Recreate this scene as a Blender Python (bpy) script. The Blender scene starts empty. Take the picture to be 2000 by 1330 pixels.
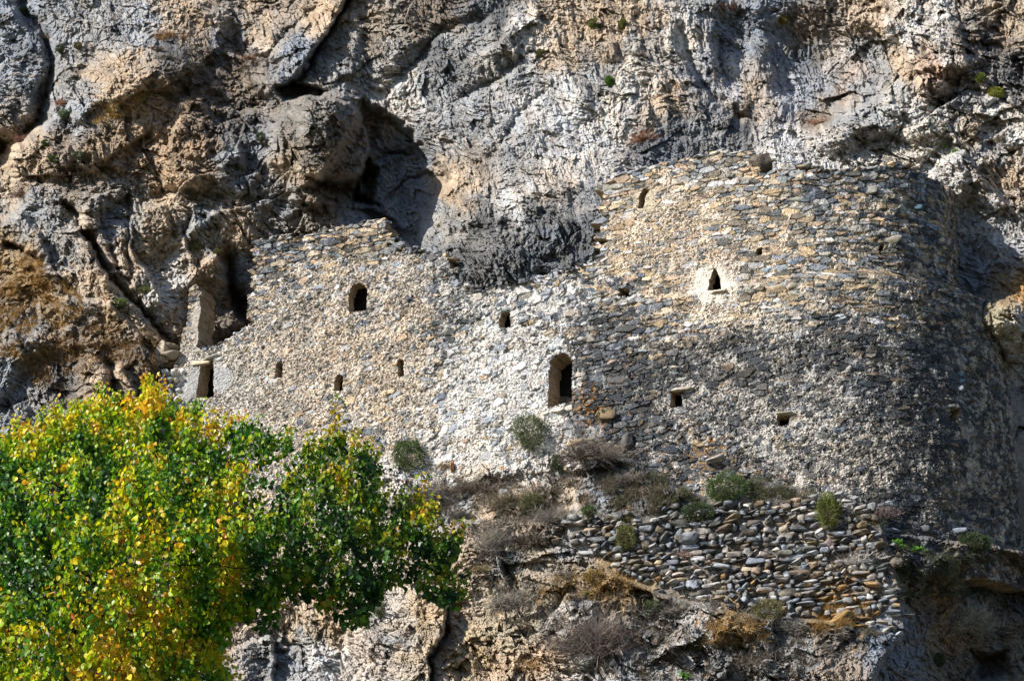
import bpy, math, random
import numpy as np
from mathutils import Vector, Matrix

# ------------------------------------------------------------------ camera, sky, sun
S = bpy.context.scene
PITCH = math.radians(22.0)
HFOV = math.radians(24.0)
CAM = np.array([0.0, 0.0, 1.7])
cam_data = bpy.data.cameras.new('camera')
cam = bpy.data.objects.new('camera', cam_data)
S.collection.objects.link(cam)
cam.location = CAM
cam.rotation_euler = (math.pi / 2 + PITCH, 0, 0)
cam_data.sensor_fit = 'HORIZONTAL'
cam_data.angle = HFOV
cam_data.clip_start = 0.5
cam_data.clip_end = 2000
S.camera = cam

TO_SUN = Vector((-0.75, -0.37, 0.54)).normalized()
world = bpy.data.worlds.new('World')
S.world = world
world.use_nodes = True
wn = world.node_tree
wn.nodes.clear()
w_out = wn.nodes.new('ShaderNodeOutputWorld')
w_bg = wn.nodes.new('ShaderNodeBackground')
w_sky = wn.nodes.new('ShaderNodeTexSky')
w_sky.sky_type = 'NISHITA'
w_sky.sun_disc = False
w_sky.sun_elevation = math.asin(TO_SUN.z)
w_sky.sun_rotation = math.atan2(TO_SUN.x, TO_SUN.y)
w_sky.altitude = 600
w_sky.ozone_density = 6.0
w_bg.inputs['Strength'].default_value = 0.088
wn.links.new(w_sky.outputs[0], w_bg.inputs[0])
wn.links.new(w_bg.outputs[0], w_out.inputs[0])
sun_data = bpy.data.lights.new('sun', 'SUN')
sun_data.energy = 5.0
sun_data.angle = math.radians(0.5)
sun_data.color = (1.0, 0.955, 0.89)
sun = bpy.data.objects.new('sun', sun_data)
S.collection.objects.link(sun)
sun.location = TO_SUN * 60
sun.rotation_euler = TO_SUN.to_track_quat('Z', 'Y').to_euler()
S.view_settings.view_transform = 'Standard'
S.view_settings.look = 'None'
S.view_settings.exposure = 0.78
S.view_settings.gamma = 1.0
S.cycles.max_bounces = 6
S.cycles.diffuse_bounces = 3
S.cycles.transmission_bounces = 3

# ------------------------------------------------------------------ projection helpers (photo is 2000 x 1330)
F = 1000.0 / math.tan(HFOV / 2)
CP, SP = math.cos(PITCH), math.sin(PITCH)
f4 = np.float32

def rays(px, py):
    """direction scaled so that its y component is 1: (kx, 1, kz)"""
    xr = (px - 1000.0) / F
    yr = -(py - 665.0) / F
    dy = CP - yr * SP
    dz = SP + yr * CP
    return xr / dy, dz / dy

def project(P):
    X = P[..., 0] - CAM[0]; Y = P[..., 1] - CAM[1]; Z = P[..., 2] - CAM[2]
    d = Y * CP + Z * SP
    u = -Y * SP + Z * CP
    return 1000.0 + F * X / d, 665.0 - F * u / d

def at(px, py, Y):
    kx, kz = rays(px, py)
    return np.stack([kx * Y, Y + 0 * kx, CAM[2] + kz * Y], -1)

# ------------------------------------------------------------------ noise
def h01(ix, iy, seed):
    a = ix.astype(np.int64).astype(np.uint32) * np.uint32(374761393)
    b = iy.astype(np.int64).astype(np.uint32) * np.uint32(668265263)
    h = a + b + np.uint32((seed * 2246822519) & 0xffffffff)
    h = (h ^ (h >> np.uint32(13))) * np.uint32(1274126177)
    h = (h ^ (h >> np.uint32(15))) * np.uint32(2246822519)
    h = h ^ (h >> np.uint32(16))
    return (h & np.uint32(0xffffff)).astype(f4) / f4(16777216.0)

def perlin(x, y, seed):
    x = x.astype(f4); y = y.astype(f4)
    ix = np.floor(x); iy = np.floor(y)
    fx = x - ix; fy = y - iy
    sx = fx * fx * fx * (fx * (fx * 6 - 15) + 10)
    sy = fy * fy * fy * (fy * (fy * 6 - 15) + 10)
    out = []
    for j in (0, 1):
        for i in (0, 1):
            a = h01(ix + i, iy + j, seed) * f4(6.2831853)
            out.append(np.cos(a) * (fx - i) + np.sin(a) * (fy - j))
    a = out[0] + (out[1] - out[0]) * sx
    b = out[2] + (out[3] - out[2]) * sx
    return (a + (b - a) * sy) * f4(1.5)

def fbm(x, y, octv, seed, gain=0.5):
    s = 0; a = 1.0; t = 0; m = 1.0
    for o in range(octv):
        s = s + a * perlin(x * m + 17.3 * o, y * m - 9.1 * o, seed + o)
        t += a; a *= gain; m *= 2.03
    return s / t

def ridged(x, y, octv, seed, gain=0.5):
    s = 0; a = 1.0; t = 0; m = 1.0
    for o in range(octv):
        s = s + a * (1 - np.abs(perlin(x * m + 7.3 * o, y * m + 3.1 * o, seed + o)) * 1.8)
        t += a; a *= gain; m *= 2.07
    return s / t

def voronoi(u, v, seed, ju=0.8, jv=0.8, brick=False):
    iu = np.floor(u).astype(f4); iv = np.floor(v).astype(f4)
    F1 = np.full(u.shape, 9.0, f4); F2 = F1.copy()
    ci = np.zeros_like(F1); cj = np.zeros_like(F1); lx = np.zeros_like(F1); ly = np.zeros_like(F1)
    for j in (-1, 0, 1):
        for i in (-1, 0, 1):
            a = iu + i; b = iv + j
            cx = a + 0.5 + (h01(a, b, seed) - 0.5) * f4(ju)
            if brick:
                cx = cx + 0.5 * np.mod(b, 2)
            cy = b + 0.5 + (h01(a, b, seed + 1) - 0.5) * f4(jv)
            dx = (u - cx).astype(f4); dy = (v - cy).astype(f4)
            d = np.sqrt(dx * dx + dy * dy)
            n = d < F1
            F2 = np.where(n, F1, np.minimum(F2, d))
            F1 = np.where(n, d, F1)
            ci = np.where(n, a, ci); cj = np.where(n, b, cj)
            lx = np.where(n, dx, lx); ly = np.where(n, dy, ly)
    return F1, F2, ci, cj, lx, ly

def sm(x, a, b):
    t = np.clip((x - a) / (b - a), 0, 1)
    return t * t * (3 - 2 * t)

def lerp(a, b, t):
    return a + (b - a) * t

def inpoly(px, py, poly):
    ins = np.zeros(px.shape, bool)
    n = len(poly)
    for k in range(n):
        x0, y0 = poly[k]; x1, y1 = poly[(k + 1) % n]
        if y0 == y1:
            continue
        c = ((y0 > py) != (y1 > py)) & (px < (x1 - x0) * (py - y0) / (y1 - y0) + x0)
        ins ^= c
    return ins

def polydist(px, py, pts, closed=False):
    """distance to a polyline, the side (+1 = to the left of its direction on the picture with y down flipped), position 0..1"""
    best = np.full(px.shape, 1e9, f4); side = np.ones(px.shape, f4); pos = np.zeros(px.shape, f4)
    n = len(pts) if closed else len(pts) - 1
    for k in range(n):
        x0, y0 = pts[k]; x1, y1 = pts[(k + 1) % len(pts)]
        dx, dy = x1 - x0, y1 - y0
        L = dx * dx + dy * dy + 1e-9
        t = np.clip(((px - x0) * dx + (py - y0) * dy) / L, 0, 1)
        ex = px - (x0 + t * dx); ey = py - (y0 + t * dy)
        d = np.sqrt(ex * ex + ey * ey)
        m = d < best
        best = np.where(m, d, best)
        cr = dx * (py - y0) - dy * (px - x0)
        side = np.where(m, np.where(cr < 0, 1.0, -1.0), side)
        pos = np.where(m, (k + t) / n, pos)
    return best, side, pos

# ------------------------------------------------------------------ mesh helpers
def link_mesh(name, co, faces, mat, col=None, smooth=False, parent=None, label=None, cat=None, group=None, kind=None):
    """faces: (n,k) int array, or a list of such arrays"""
    me = bpy.data.meshes.new(name)
    co = np.asarray(co, dtype=f4).reshape(-1, 3)
    if not isinstance(faces, (list, tuple)):
        faces = [faces]
    faces = [np.asarray(q, dtype=np.int32) for q in faces if len(q)]
    me.vertices.add(len(co)); me.vertices.foreach_set('co', co.ravel())
    nl = sum(q.size for q in faces); nf = sum(len(q) for q in faces)
    me.loops.add(nl); me.polygons.add(nf)
    me.loops.foreach_set('vertex_index', np.concatenate([q.ravel() for q in faces]))
    tot = np.concatenate([np.full(len(q), q.shape[1], np.int32) for q in faces])
    me.polygons.foreach_set('loop_start', np.concatenate([[0], np.cumsum(tot)[:-1]]).astype(np.int32))
    me.polygons.foreach_set('use_smooth', np.full(nf, smooth, bool))
    me.update(calc_edges=True)
    if col is not None:
        c = np.ones((len(co), 4), f4); c[:, :3] = col
        at_ = me.attributes.new('Col', 'FLOAT_COLOR', 'POINT')
        at_.data.foreach_set('color', c.ravel())
    me.materials.append(mat)
    o = bpy.data.objects.new(name, me)
    S.collection.objects.link(o)
    if parent is not None:
        o.parent = parent
        o.matrix_parent_inverse = parent.matrix_world.inverted()
    tag(o, label, cat, group, kind)
    return o

def tag(o, label=None, cat=None, group=None, kind=None):
    if label: o['label'] = label
    if cat: o['category'] = cat
    if group: o['group'] = group
    if kind: o['kind'] = kind
    return o

def empty(name, loc, label, cat, group=None):
    o = bpy.data.objects.new(name, None)
    S.collection.objects.link(o)
    o.location = Vector([float(c) for c in loc])
    o.empty_display_size = 0.3
    bpy.context.view_layer.update() if False else None
    o.matrix_world = Matrix.Translation(o.location)
    return tag(o, label, cat, group)

def grid_faces(ny, nx, keep=None):
    idx = np.arange(ny * nx, dtype=np.int32).reshape(ny, nx)
    q = np.stack([idx[:-1, :-1], idx[1:, :-1], idx[1:, 1:], idx[:-1, 1:]], -1).reshape(-1, 4)
    if keep is not None:
        k = keep
        kk = (k[:-1, :-1] & k[1:, :-1] & k[1:, 1:] & k[:-1, 1:]).reshape(-1)
        q = q[kk]
    return q

def compact(co, faces, *extra):
    used = np.unique(faces)
    remap = np.full(len(co), -1, np.int64); remap[used] = np.arange(len(used))
    return [co[used], remap[faces]] + [e[used] for e in extra]

# ------------------------------------------------------------------ materials
def stone_mat(name, bump=0.6, scale=9.0, var=(0.62, 1.35), fine=45.0, rough=0.9, detail_dist=0.05, crackle=0.0, frough=0.7):
    m = bpy.data.materials.new(name); m.use_nodes = True
    nt = m.node_tree; N = nt.nodes; L = nt.links
    b = N['Principled BSDF']; b.inputs['Roughness'].default_value = rough
    b.inputs['Specular IOR Level'].default_value = 0.25
    at_ = N.new('ShaderNodeAttribute'); at_.attribute_name = 'Col'
    tc = N.new('ShaderNodeTexCoord')
    n1 = N.new('ShaderNodeTexNoise'); n1.inputs['Scale'].default_value = scale
    n1.inputs['Detail'].default_value = 9; n1.inputs['Roughness'].default_value = 0.68
    n2 = N.new('ShaderNodeTexNoise'); n2.inputs['Scale'].default_value = fine
    n2.inputs['Detail'].default_value = 4; n2.inputs['Roughness'].default_value = 0.7
    vo = N.new('ShaderNodeTexVoronoi'); vo.feature = 'DISTANCE_TO_EDGE'; vo.inputs['Scale'].default_value = scale * 1.3
    wob = N.new('ShaderNodeVectorMath'); wob.operation = 'MULTIPLY_ADD'
    wob.inputs[1].default_value = (0.25, 0.25, 0.25)
    L.new(tc.outputs['Object'], n1.inputs['Vector']); L.new(tc.outputs['Object'], n2.inputs['Vector'])
    L.new(n1.outputs['Color'], wob.inputs[0]); L.new(tc.outputs['Object'], wob.inputs[2])
    L.new(wob.outputs[0], vo.inputs['Vector'])
    mr = N.new('ShaderNodeMapRange'); mr.inputs[1].default_value = 0.3; mr.inputs[2].default_value = 0.7
    mr.inputs[3].default_value = var[0]; mr.inputs[4].default_value = var[1]
    L.new(n1.outputs['Fac'], mr.inputs[0])
    mx = N.new('ShaderNodeMix'); mx.data_type = 'RGBA'; mx.blend_type = 'MULTIPLY'; mx.inputs[0].default_value = 1
    L.new(at_.outputs['Color'], mx.inputs[6]); L.new(mr.outputs[0], mx.inputs[7])
    # small mottling
    mr2 = N.new('ShaderNodeMapRange'); mr2.inputs[1].default_value = 0.35; mr2.inputs[2].default_value = 0.65
    mr2.inputs[3].default_value = 0.72; mr2.inputs[4].default_value = 1.22
    L.new(n2.outputs['Fac'], mr2.inputs[0])
    mx2 = N.new('ShaderNodeMix'); mx2.data_type = 'RGBA'; mx2.blend_type = 'MULTIPLY'; mx2.inputs[0].default_value = 1
    L.new(mx.outputs[2], mx2.inputs[6]); L.new(mr2.outputs[0], mx2.inputs[7])
    L.new(mx2.outputs[2], b.inputs['Base Color'])
    # relief
    cr = N.new('ShaderNodeMapRange'); cr.inputs[1].default_value = 0.0; cr.inputs[2].default_value = 0.12
    cr.inputs[3].default_value = 0.0; cr.inputs[4].default_value = crackle
    L.new(vo.outputs['Distance'], cr.inputs[0])
    ad = N.new('ShaderNodeMath'); ad.operation = 'ADD'
    L.new(n1.outputs['Fac'], ad.inputs[0]); L.new(cr.outputs[0], ad.inputs[1])
    ad2 = N.new('ShaderNodeMath'); ad2.operation = 'MULTIPLY_ADD'; ad2.inputs[1].default_value = 0.3
    L.new(n2.outputs['Fac'], ad2.inputs[0]); L.new(ad.outputs[0], ad2.inputs[2])
    bp = N.new('ShaderNodeBump'); bp.inputs['Strength'].default_value = bump; bp.inputs['Distance'].default_value = detail_dist
    L.new(ad2.outputs[0], bp.inputs['Height']); L.new(bp.outputs[0], b.inputs['Normal'])
    return m

def leaf_mat(name, rough=0.45, trans=0.35, spec=0.5):
    m = bpy.data.materials.new(name); m.use_nodes = True
    nt = m.node_tree; N = nt.nodes; L = nt.links
    b = N['Principled BSDF']; b.inputs['Roughness'].default_value = rough
    b.inputs['Specular IOR Level'].default_value = spec
    at_ = N.new('ShaderNodeAttribute'); at_.attribute_name = 'Col'
    n = N.new('ShaderNodeTexNoise'); n.inputs['Scale'].default_value = 30; n.inputs['Detail'].default_value = 3
    mr = N.new('ShaderNodeMapRange'); mr.inputs[3].default_value = 0.75; mr.inputs[4].default_value = 1.25
    mx = N.new('ShaderNodeMix'); mx.data_type = 'RGBA'; mx.blend_type = 'MULTIPLY'; mx.inputs[0].default_value = 1
    L.new(n.outputs['Fac'], mr.inputs[0]); L.new(at_.outputs['Color'], mx.inputs[6]); L.new(mr.outputs[0], mx.inputs[7])
    L.new(mx.outputs[2], b.inputs['Base Color'])
    if trans > 0:
        t = N.new('ShaderNodeBsdfTranslucent'); L.new(mx.outputs[2], t.inputs[0])
        ms = N.new('ShaderNodeMixShader'); ms.inputs[0].default_value = trans
        L.new(b.outputs[0], ms.inputs[1]); L.new(t.outputs[0], ms.inputs[2])
        L.new(ms.outputs[0], N['Material Output'].inputs[0])
    return m

MAT_CLIFF = stone_mat('cliff_rock', bump=1.0, scale=6.5, fine=24.0, detail_dist=0.22, crackle=0.05)
MAT_WALL = stone_mat('masonry', bump=0.9, scale=11.0, fine=40.0, detail_dist=0.05, crackle=0.08)
MAT_COBBLE = stone_mat('cobble', bump=0.5, scale=9.0, fine=45.0, detail_dist=0.03, rough=0.75)
MAT_LEAF = leaf_mat('tree_leaf', rough=0.42, trans=0.5)
MAT_SHRUB = leaf_mat('shrub_leaf', rough=0.7, trans=0.25, spec=0.2)
MAT_TWIG = leaf_mat('twig', rough=0.85, trans=0.0, spec=0.15)

# ------------------------------------------------------------------ wall plans: y as a function of x (seen from above)
ZL = 35.1     # ledge between the upper and the lower storey of the round tower
UP = np.array([(2.2, 80), (6, 78.4), (9.6, 77.1), (11.6, 76.6), (13.2, 76.7), (14.6, 77.3), (15.5, 78.3), (16.0, 79.8), (16.15, 82), (16.15, 84)])
LO = np.array([(2.2, 80), (6, 78.3), (9.2, 77.1), (11.5, 76.45), (13.2, 76.6), (15.1, 77.4), (16.7, 78.6), (17.7, 80.2), (18.2, 82), (18.4, 84)])

def smooth_curve(p, n=240):
    q = np.vstack([2 * p[0] - p[1], p, 2 * p[-1] - p[-2]])
    out = []
    for k in range(1, len(q) - 2):
        t = np.linspace(0, 1, 30, endpoint=False)[:, None]
        a, b, c, d = q[k - 1], q[k], q[k + 1], q[k + 2]
        out.append(0.5 * ((2 * b) + (c - a) * t + (2 * a - 5 * b + 4 * c - d) * t ** 2 + (3 * b - a - 3 * c + d) * t ** 3))
    out = np.vstack(out + [q[-2:-1]])
    return out

UPC = smooth_curve(UP); LOC = smooth_curve(LO)
ARC = np.concatenate([[0], np.cumsum(np.hypot(*np.diff(LOC, axis=0).T))])
TOWER_LEN = ARC[-1]

def plan_tower(u, z):
    f = np.clip(u / TOWER_LEN, 0, 1)
    # the same arc position on both curves
    ul = f * ARC[-1]
    lx = np.interp(ul, ARC, LOC[:, 0]); ly = np.interp(ul, ARC, LOC[:, 1])
    AU = np.concatenate([[0], np.cumsum(np.hypot(*np.diff(UPC, axis=0).T))])
    uu = f * AU[-1]
    ux = np.interp(uu, AU, UPC[:, 0]); uy = np.interp(uu, AU, UPC[:, 1])
    w = sm(z, ZL - 0.15, ZL + 0.15)
    return lerp(lx, ux, w), lerp(ly, uy, w)

def plan_left(u, z):
    # u runs along the wall from left to right
    X = -13.6 + u * 0.9285
    return X, 82.0 - 0.4 * (X + 2.7)

def plan_mid(u, z):
    X = -3.4 + u * 0.922
    return X, 82.0 - 0.42 * (X + 2.7)

def plan_ret(u, z):
    X = 1.2 + u * 0.96
    Y = 77.75 - 0.27 * (X - 2)
    Y = Y + np.where(X > 12.4, (X - 12.4) ** 2 * 1.1, 0)
    return X, Y - 0.22 * (25.2 - z)

def wall_y(px, py):
    """how far away (y) the nearest wall plane stands for picture points"""
    kx, kz = rays(px, py)
    Yl = (82.0 - 0.4 * 2.7) / (1 + 0.4 * kx)
    Ym = (82.0 - 0.42 * 2.7) / (1 + 0.42 * kx)
    Yt = np.full(px.shape, 78.0, f4)
    for _ in range(10):
        X = kx * Yt; z = CAM[2] + kz * Yt
        yl = np.interp(np.minimum(X, 18.0), LOC[:240, 0], LOC[:240, 1])
        yu = np.interp(np.minimum(X, 16.9), UPC[:240, 0], UPC[:240, 1])
        Yt = 0.5 * Yt + 0.5 * lerp(yl, yu, sm(z, ZL - 0.15, ZL + 0.15))
    return np.where(px < 862, Yl, np.where(px < 1150, Ym, Yt))

# ------------------------------------------------------------------ picture outlines of the walls
OUT_LEFT = [(313, 735), (338, 728), (352, 690), (362, 640), (366, 640), (370, 600), (372, 566), (386, 557), (397, 572), (393, 590), (396, 612), (390, 640), (392, 664), (386, 678), (402, 688), (440, 672),
            (470, 652), (482, 645), (490, 570), (500, 490), (506, 472), (560, 471), (600, 464), (640, 455), (700, 440),
            (735, 434), (755, 438), (757, 470), (775, 472), (790, 488), (830, 496), (850, 500), (884, 508), (892, 560), (880, 620),
            (860, 700), (848, 790), (846, 900), (840, 960), (600, 1000), (300, 1000), (312, 800)]
OUT_MID = [(850, 530), (900, 560), (940, 572), (985, 562), (1060, 545), (1130, 525), (1180, 500), (1215, 560), (1180, 640), (1160, 700),
           (1150, 800), (1150, 960), (1000, 960), (820, 960), (800, 800), (830, 600)]
OUT_TOW = [(1180, 372), (1200, 347), (1262, 333), (1300, 322), (1360, 313), (1400, 302), (1440, 299), (1474, 300), (1480, 330), (1500, 345), (1530, 328),
           (1560, 325), (1600, 337), (1640, 340), (1680, 340), (1700, 332), (1740, 326), (1770, 330), (1800, 345), (1830, 360),
           (1870, 385), (1960, 420), (2300, 480), (2300, 1180), (1990, 1150), (1900, 1130), (1700, 1100), (1600, 1060), (1500, 1010), (1400, 990),
           (1250, 960), (1150, 930), (1125, 870), (1122, 800), (1122, 690), (1140, 620), (1165, 520), (1172, 420)]
# where walls are seen (used to hold the rock back behind them)
VIS = [[(313, 738), (345, 700), (372, 560), (395, 555), (415, 575), (410, 680), (475, 660), (484, 640), (500, 478), (757, 432), (790, 480), (884, 500),
        (905, 572), (985, 566), (1130, 532), (1170, 512), (1170, 400), (1190, 345), (1470, 295), (1500, 338), (1740, 320), (1840, 355),
        (1880, 400), (1895, 600), (1930, 650), (2000, 760), (2300, 800), (2300, 1070), (1990, 1066), (1900, 1054), (1700, 1036),
        (1600, 1022), (1500, 1005), (1420, 985), (1330, 950), (1250, 900), (1180, 880), (1150, 860), (1130, 830), (1060, 870), (1000, 905), (900, 900),
        (830, 890), (740, 905), (640, 990), (320, 990)]]
RET = [(1095, 1000), (1130, 985), (1200, 1010), (1300, 1000), (1380, 985), (1430, 950), (1480, 935), (1560, 950), (1640, 985), (1720, 1010), (1735, 1080),
       (1760, 1150), (1770, 1230), (1700, 1235), (1640, 1215), (1500, 1205), (1400, 1190), (1290, 1160), (1180, 1110), (1120, 1070)]

# openings: name, outline on the picture, wall
def arch(x0, x1, y0, y1, lean=0.0, rise=None):
    r = (x1 - x0) / 2; cx = (x0 + x1) / 2; rise = rise or r * 1.15
    pts = [(x0, y1), (x0 + lean * 0.5, y0 + rise)]
    for k in range(1, 8):
        a = math.pi - math.pi * k / 8
        pts.append((cx + lean + r * math.cos(a), y0 + rise - rise * math.sin(a)))
    pts += [(x1 + lean * 0.5, y0 + rise), (x1, y1 - (x1 - x0) * 0.16)]
    return pts

OPEN_LEFT = [
    ('arched_window', arch(684, 718, 555, 613, 2), 'tall round-headed window'),
    ('doorway', [(386, 779), (397, 709), (410, 703), (421, 706), (420, 776)], 'narrow doorway under a pale lintel'),
    ('window_slot', [(540, 742), (543, 711), (555, 708), (554, 740)], 'square-headed slot'),
    ('window_slot', arch(657, 673, 734, 768, 1), 'small round-headed slot'),
    ('window_slot', arch(780, 791, 704, 737, 1), 'thin leaning slot')]
OPEN_MID = [
    ('doorway', [(1071, 798), (1074, 740), (1077, 706), (1088, 696), (1098, 690), (1110, 694), (1118, 708), (1119, 786)], 'tall broken doorway'),
    ('window', [(977, 642), (980, 610), (998, 607), (999, 640)], 'square hole')]
OPEN_TOW = [
    ('arched_window', [(1386, 571), (1388, 552), (1397, 529), (1402, 531), (1409, 552), (1410, 568)], 'pointed window with white plaster splay'),
    ('window_slot', [(1249, 411), (1252, 385), (1260, 371), (1270, 373), (1262, 390), (1260, 410)], 'leaning slot'),
    ('putlog_hole', [(1209, 582), (1210, 567), (1232, 566), (1231, 581)], 'small square hole'),
    ('putlog_hole', [(1478, 500), (1480, 490), (1490, 486), (1489, 499)], 'tiny hole'),
    ('putlog_hole', [(1714, 494), (1719, 478), (1726, 480), (1724, 493)], 'tiny hole on the curve'),
    ('putlog_hole', [(1169, 542), (1170, 528), (1186, 527), (1185, 541)], 'tiny hole at the left edge'),
    ('window_slot', [(1311, 798), (1313, 767), (1333, 764), (1333, 795)], 'slot under a flat stone'),
    ('window_slot', [(1521, 834), (1520, 815), (1543, 812), (1541, 832)], 'wide low hole under a slab'),
    ('window_slot', [(1852, 824), (1853, 803), (1868, 801), (1867, 822)], 'dark hole on the shaded side')]
ALLOPEN = [p for _, p, _ in OPEN_LEFT + OPEN_MID + OPEN_TOW]

# ------------------------------------------------------------------ smooth field through control points
def field(ctrl, px, py, power=3.2, r0=35.0):
    c = np.array(ctrl, dtype=np.float64)
    num = 0; den = 0
    for row in c:
        w = 1.0 / (((px - row[0]) ** 2 + (py - row[1]) ** 2) / r0 ** 2 + 1.0) ** (power / 2)
        num = num + w[..., None] * row[2:]; den = den + w
    return (num / den[..., None]).astype(f4)

def tps(ctrl, px, py):
    c = np.array(ctrl, dtype=np.float64)
    x = c[:, 0] / 1000; y = c[:, 1] / 1000; n = len(c)
    def phi(r2): return 0.5 * r2 * np.log(r2 + 1e-12)
    A = np.zeros((n + 3, n + 3))
    A[:n, :n] = phi((x[:, None] - x) ** 2 + (y[:, None] - y) ** 2) + np.eye(n) * 0.002
    A[:n, n] = 1; A[:n, n + 1] = x; A[:n, n + 2] = y
    A[n:, :n] = A[:n, n:].T
    sol = np.linalg.solve(A, np.concatenate([c[:, 2], [0, 0, 0]]))
    X = px / 1000; Y = py / 1000
    out = sol[n] + sol[n + 1] * X + sol[n + 2] * Y
    for k in range(n):
        out = out + sol[k] * phi((X - x[k]) ** 2 + (Y - y[k]) ** 2)
    return out

def upsample(a, cx, cy, PXv, PYv):
    """bilinear from the coarse axes cx, cy to the fine axes"""
    fx = np.interp(PXv, cx, np.arange(len(cx))); fy = np.interp(PYv, cy, np.arange(len(cy)))
    x0 = np.minimum(fx.astype(int), len(cx) - 2); y0 = np.minimum(fy.astype(int), len(cy) - 2)
    tx = (fx - x0)[None, :]; ty = (fy - y0)[:, None]
    if a.ndim == 3:
        tx = tx[..., None]; ty = ty[..., None]
    A = a[y0][:, x0]; B = a[y0][:, x0 + 1]; C = a[y0 + 1][:, x0]; D = a[y0 + 1][:, x0 + 1]
    return ((A * (1 - tx) + B * tx) * (1 - ty) + (C * (1 - tx) + D * tx) * ty).astype(f4)

# ------------------------------------------------------------------ THE CLIFF
DEPTH = [  # picture x, y, distance y of the rock face in metres
    (-250, -180, 93), (300, -180, 91.5), (700, -180, 90), (1100, -180, 88), (1500, -180, 86), (1900, -180, 84), (2250, -180, 83),
    (-200, 0, 92), (0, 0, 91), (300, 0, 89.6), (600, 0, 89), (760, 0, 87.4), (1000, 0, 86), (1300, 0, 84.6), (1600, 0, 84), (2000, 0, 82), (2250, 0, 81),
    (0, 200, 90.3), (200, 200, 88), (500, 200, 87.2), (760, 200, 86.6), (1000, 200, 84.6), (1300, 200, 83.2), (1560, 160, 83.8), (1850, 200, 80.6), (2050, 200, 79.6), (2250, 200, 78.5),
    (-200, 400, 91), (0, 400, 90), (200, 400, 87.8), (430, 400, 86.8), (600, 420, 86.6), (800, 420, 86.4), (950, 400, 82.9), (1080, 400, 81.7), (1120, 460, 80.4), (950, 490, 81.5), (1250, 300, 82.6), (1600, 310, 81.0), (1920, 470, 79.9), (1890, 400, 80.2), (2030, 430, 78.9), (2250, 400, 79),
    (0, 560, 88.4), (150, 560, 87.6), (330, 560, 87.8), (450, 590, 89.0), (400, 560, 88.6), (620, 560, 86.5), (1000, 515, 80.65), (1100, 492, 79.95), (920, 535, 81.45), (1170, 470, 79.9), (1910, 560, 79.8), (2060, 600, 79.6),
    (0, 720, 87), (200, 700, 86.6), (330, 660, 87.4), (320, 780, 86.9), (290, 720, 86.8), (700, 700, 86), (1000, 700, 84), (1300, 700, 82), (1600, 650, 80), (1980, 620, 78.4), (2000, 800, 79.8), (2250, 700, 82),
    (0, 860, 86), (300, 880, 85.2), (600, 900, 83.7), (760, 895, 82.7), (860, 905, 81.9), (1000, 915, 80.9), (1095, 860, 80.1), (1180, 885, 79.2), (1260, 900, 78.7), (1350, 940, 78.1),
    (500, 960, 83), (700, 960, 82), (850, 960, 81.3), (1000, 960, 80.2), (1150, 955, 78.9), (1300, 975, 77.8), (1450, 985, 77.1), (1650, 1030, 76.2), (1720, 1060, 75.7), (1790, 1066, 75.9), (1870, 1074, 76.3), (1950, 1084, 77.4), (2010, 1092, 78.9), (2250, 1100, 79),
    (700, 1050, 81.3), (900, 1050, 79.8), (1010, 1050, 79.0), (1150, 1050, 77.7), (1760, 1110, 75.6), (1850, 1125, 76.2), (1960, 1160, 78.6),
    (0, 1100, 85), (400, 1100, 82.5), (600, 1200, 80.3), (800, 1200, 78.9), (1000, 1200, 77.8), (1200, 1200, 76.3), (1400, 1215, 75.3), (1600, 1240, 74.6), (1740, 1240, 75.2), (1850, 1240, 77.6), (1950, 1240, 79.2), (2200, 1250, 78),
    (0, 1330, 83), (400, 1330, 80.3), (620, 1330, 79.4), (900, 1330, 76.8), (1200, 1330, 74.9), (1500, 1330, 73.6), (1690, 1330, 74.0), (1850, 1330, 77.6), (2000, 1330, 77.4),
    (0, 1600, 80), (600, 1600, 76.5), (1200, 1600, 71.5), (1700, 1600, 71.5), (2250, 1600, 74)]

GX = np.arange(-230, 2235, 1.5); GY = np.arange(-170, 1610, 1.5)
PX, PY = np.meshgrid(GX.astype(f4), GY.astype(f4))
cgx = np.arange(-240, 2260, 12.0); cgy = np.arange(-180, 1630, 12.0)
CX, CY = np.meshgrid(cgx, cgy)
YB = upsample(tps(DEPTH, CX, CY), cgx, cgy, GX, GY)
U = (PX - 1000) / 54; V = -(PY - 665) / 54
H = np.zeros_like(PX)       # metres towards the viewer
# wandering of authored edges
WX = PX + 16 * fbm(U * 0.55, V * 0.55, 4, 11) + 5 * fbm(U * 3, V * 3, 2, 15)
WY = PY + 16 * fbm(U * 0.55, V * 0.55, 4, 21) + 5 * fbm(U * 3, V * 3, 2, 25)

def win(pts, m):
    xs = [p[0] for p in pts]; ys = [p[1] for p in pts]
    i0 = max(0, int((min(xs) - m - GX[0]) / 1.5)); i1 = min(len(GX), int((max(xs) + m - GX[0]) / 1.5) + 2)
    j0 = max(0, int((min(ys) - m - GY[0]) / 1.5)); j1 = min(len(GY), int((max(ys) + m - GY[0]) / 1.5) + 2)
    return slice(j0, j1), slice(i0, i1)

def bump(cx, cy, rx, ry, h, ang=0.0, p=2.0):
    r = max(rx, ry) * 2.2 + 20
    w = win([(cx, cy)], r)
    x = WX[w] - cx; y = WY[w] - cy
    a = math.radians(ang); X = x * math.cos(a) + y * math.sin(a); Y = -x * math.sin(a) + y * math.cos(a)
    q = np.sqrt((X / rx) ** 2 + (Y / ry) ** 2)
    H[w] += h * np.exp(-q ** p)

def crack(pts, width, depth, taper=True):
    w = win(pts, width * 4 + 25)
    d, s, t = polydist(WX[w], WY[w], pts)
    k = np.maximum(np.sin(np.clip(t, 0, 1) * math.pi), 0) ** 0.5 if taper else 1
    H[w] -= depth * k * np.exp(-(d / width) ** 1.6)

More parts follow.
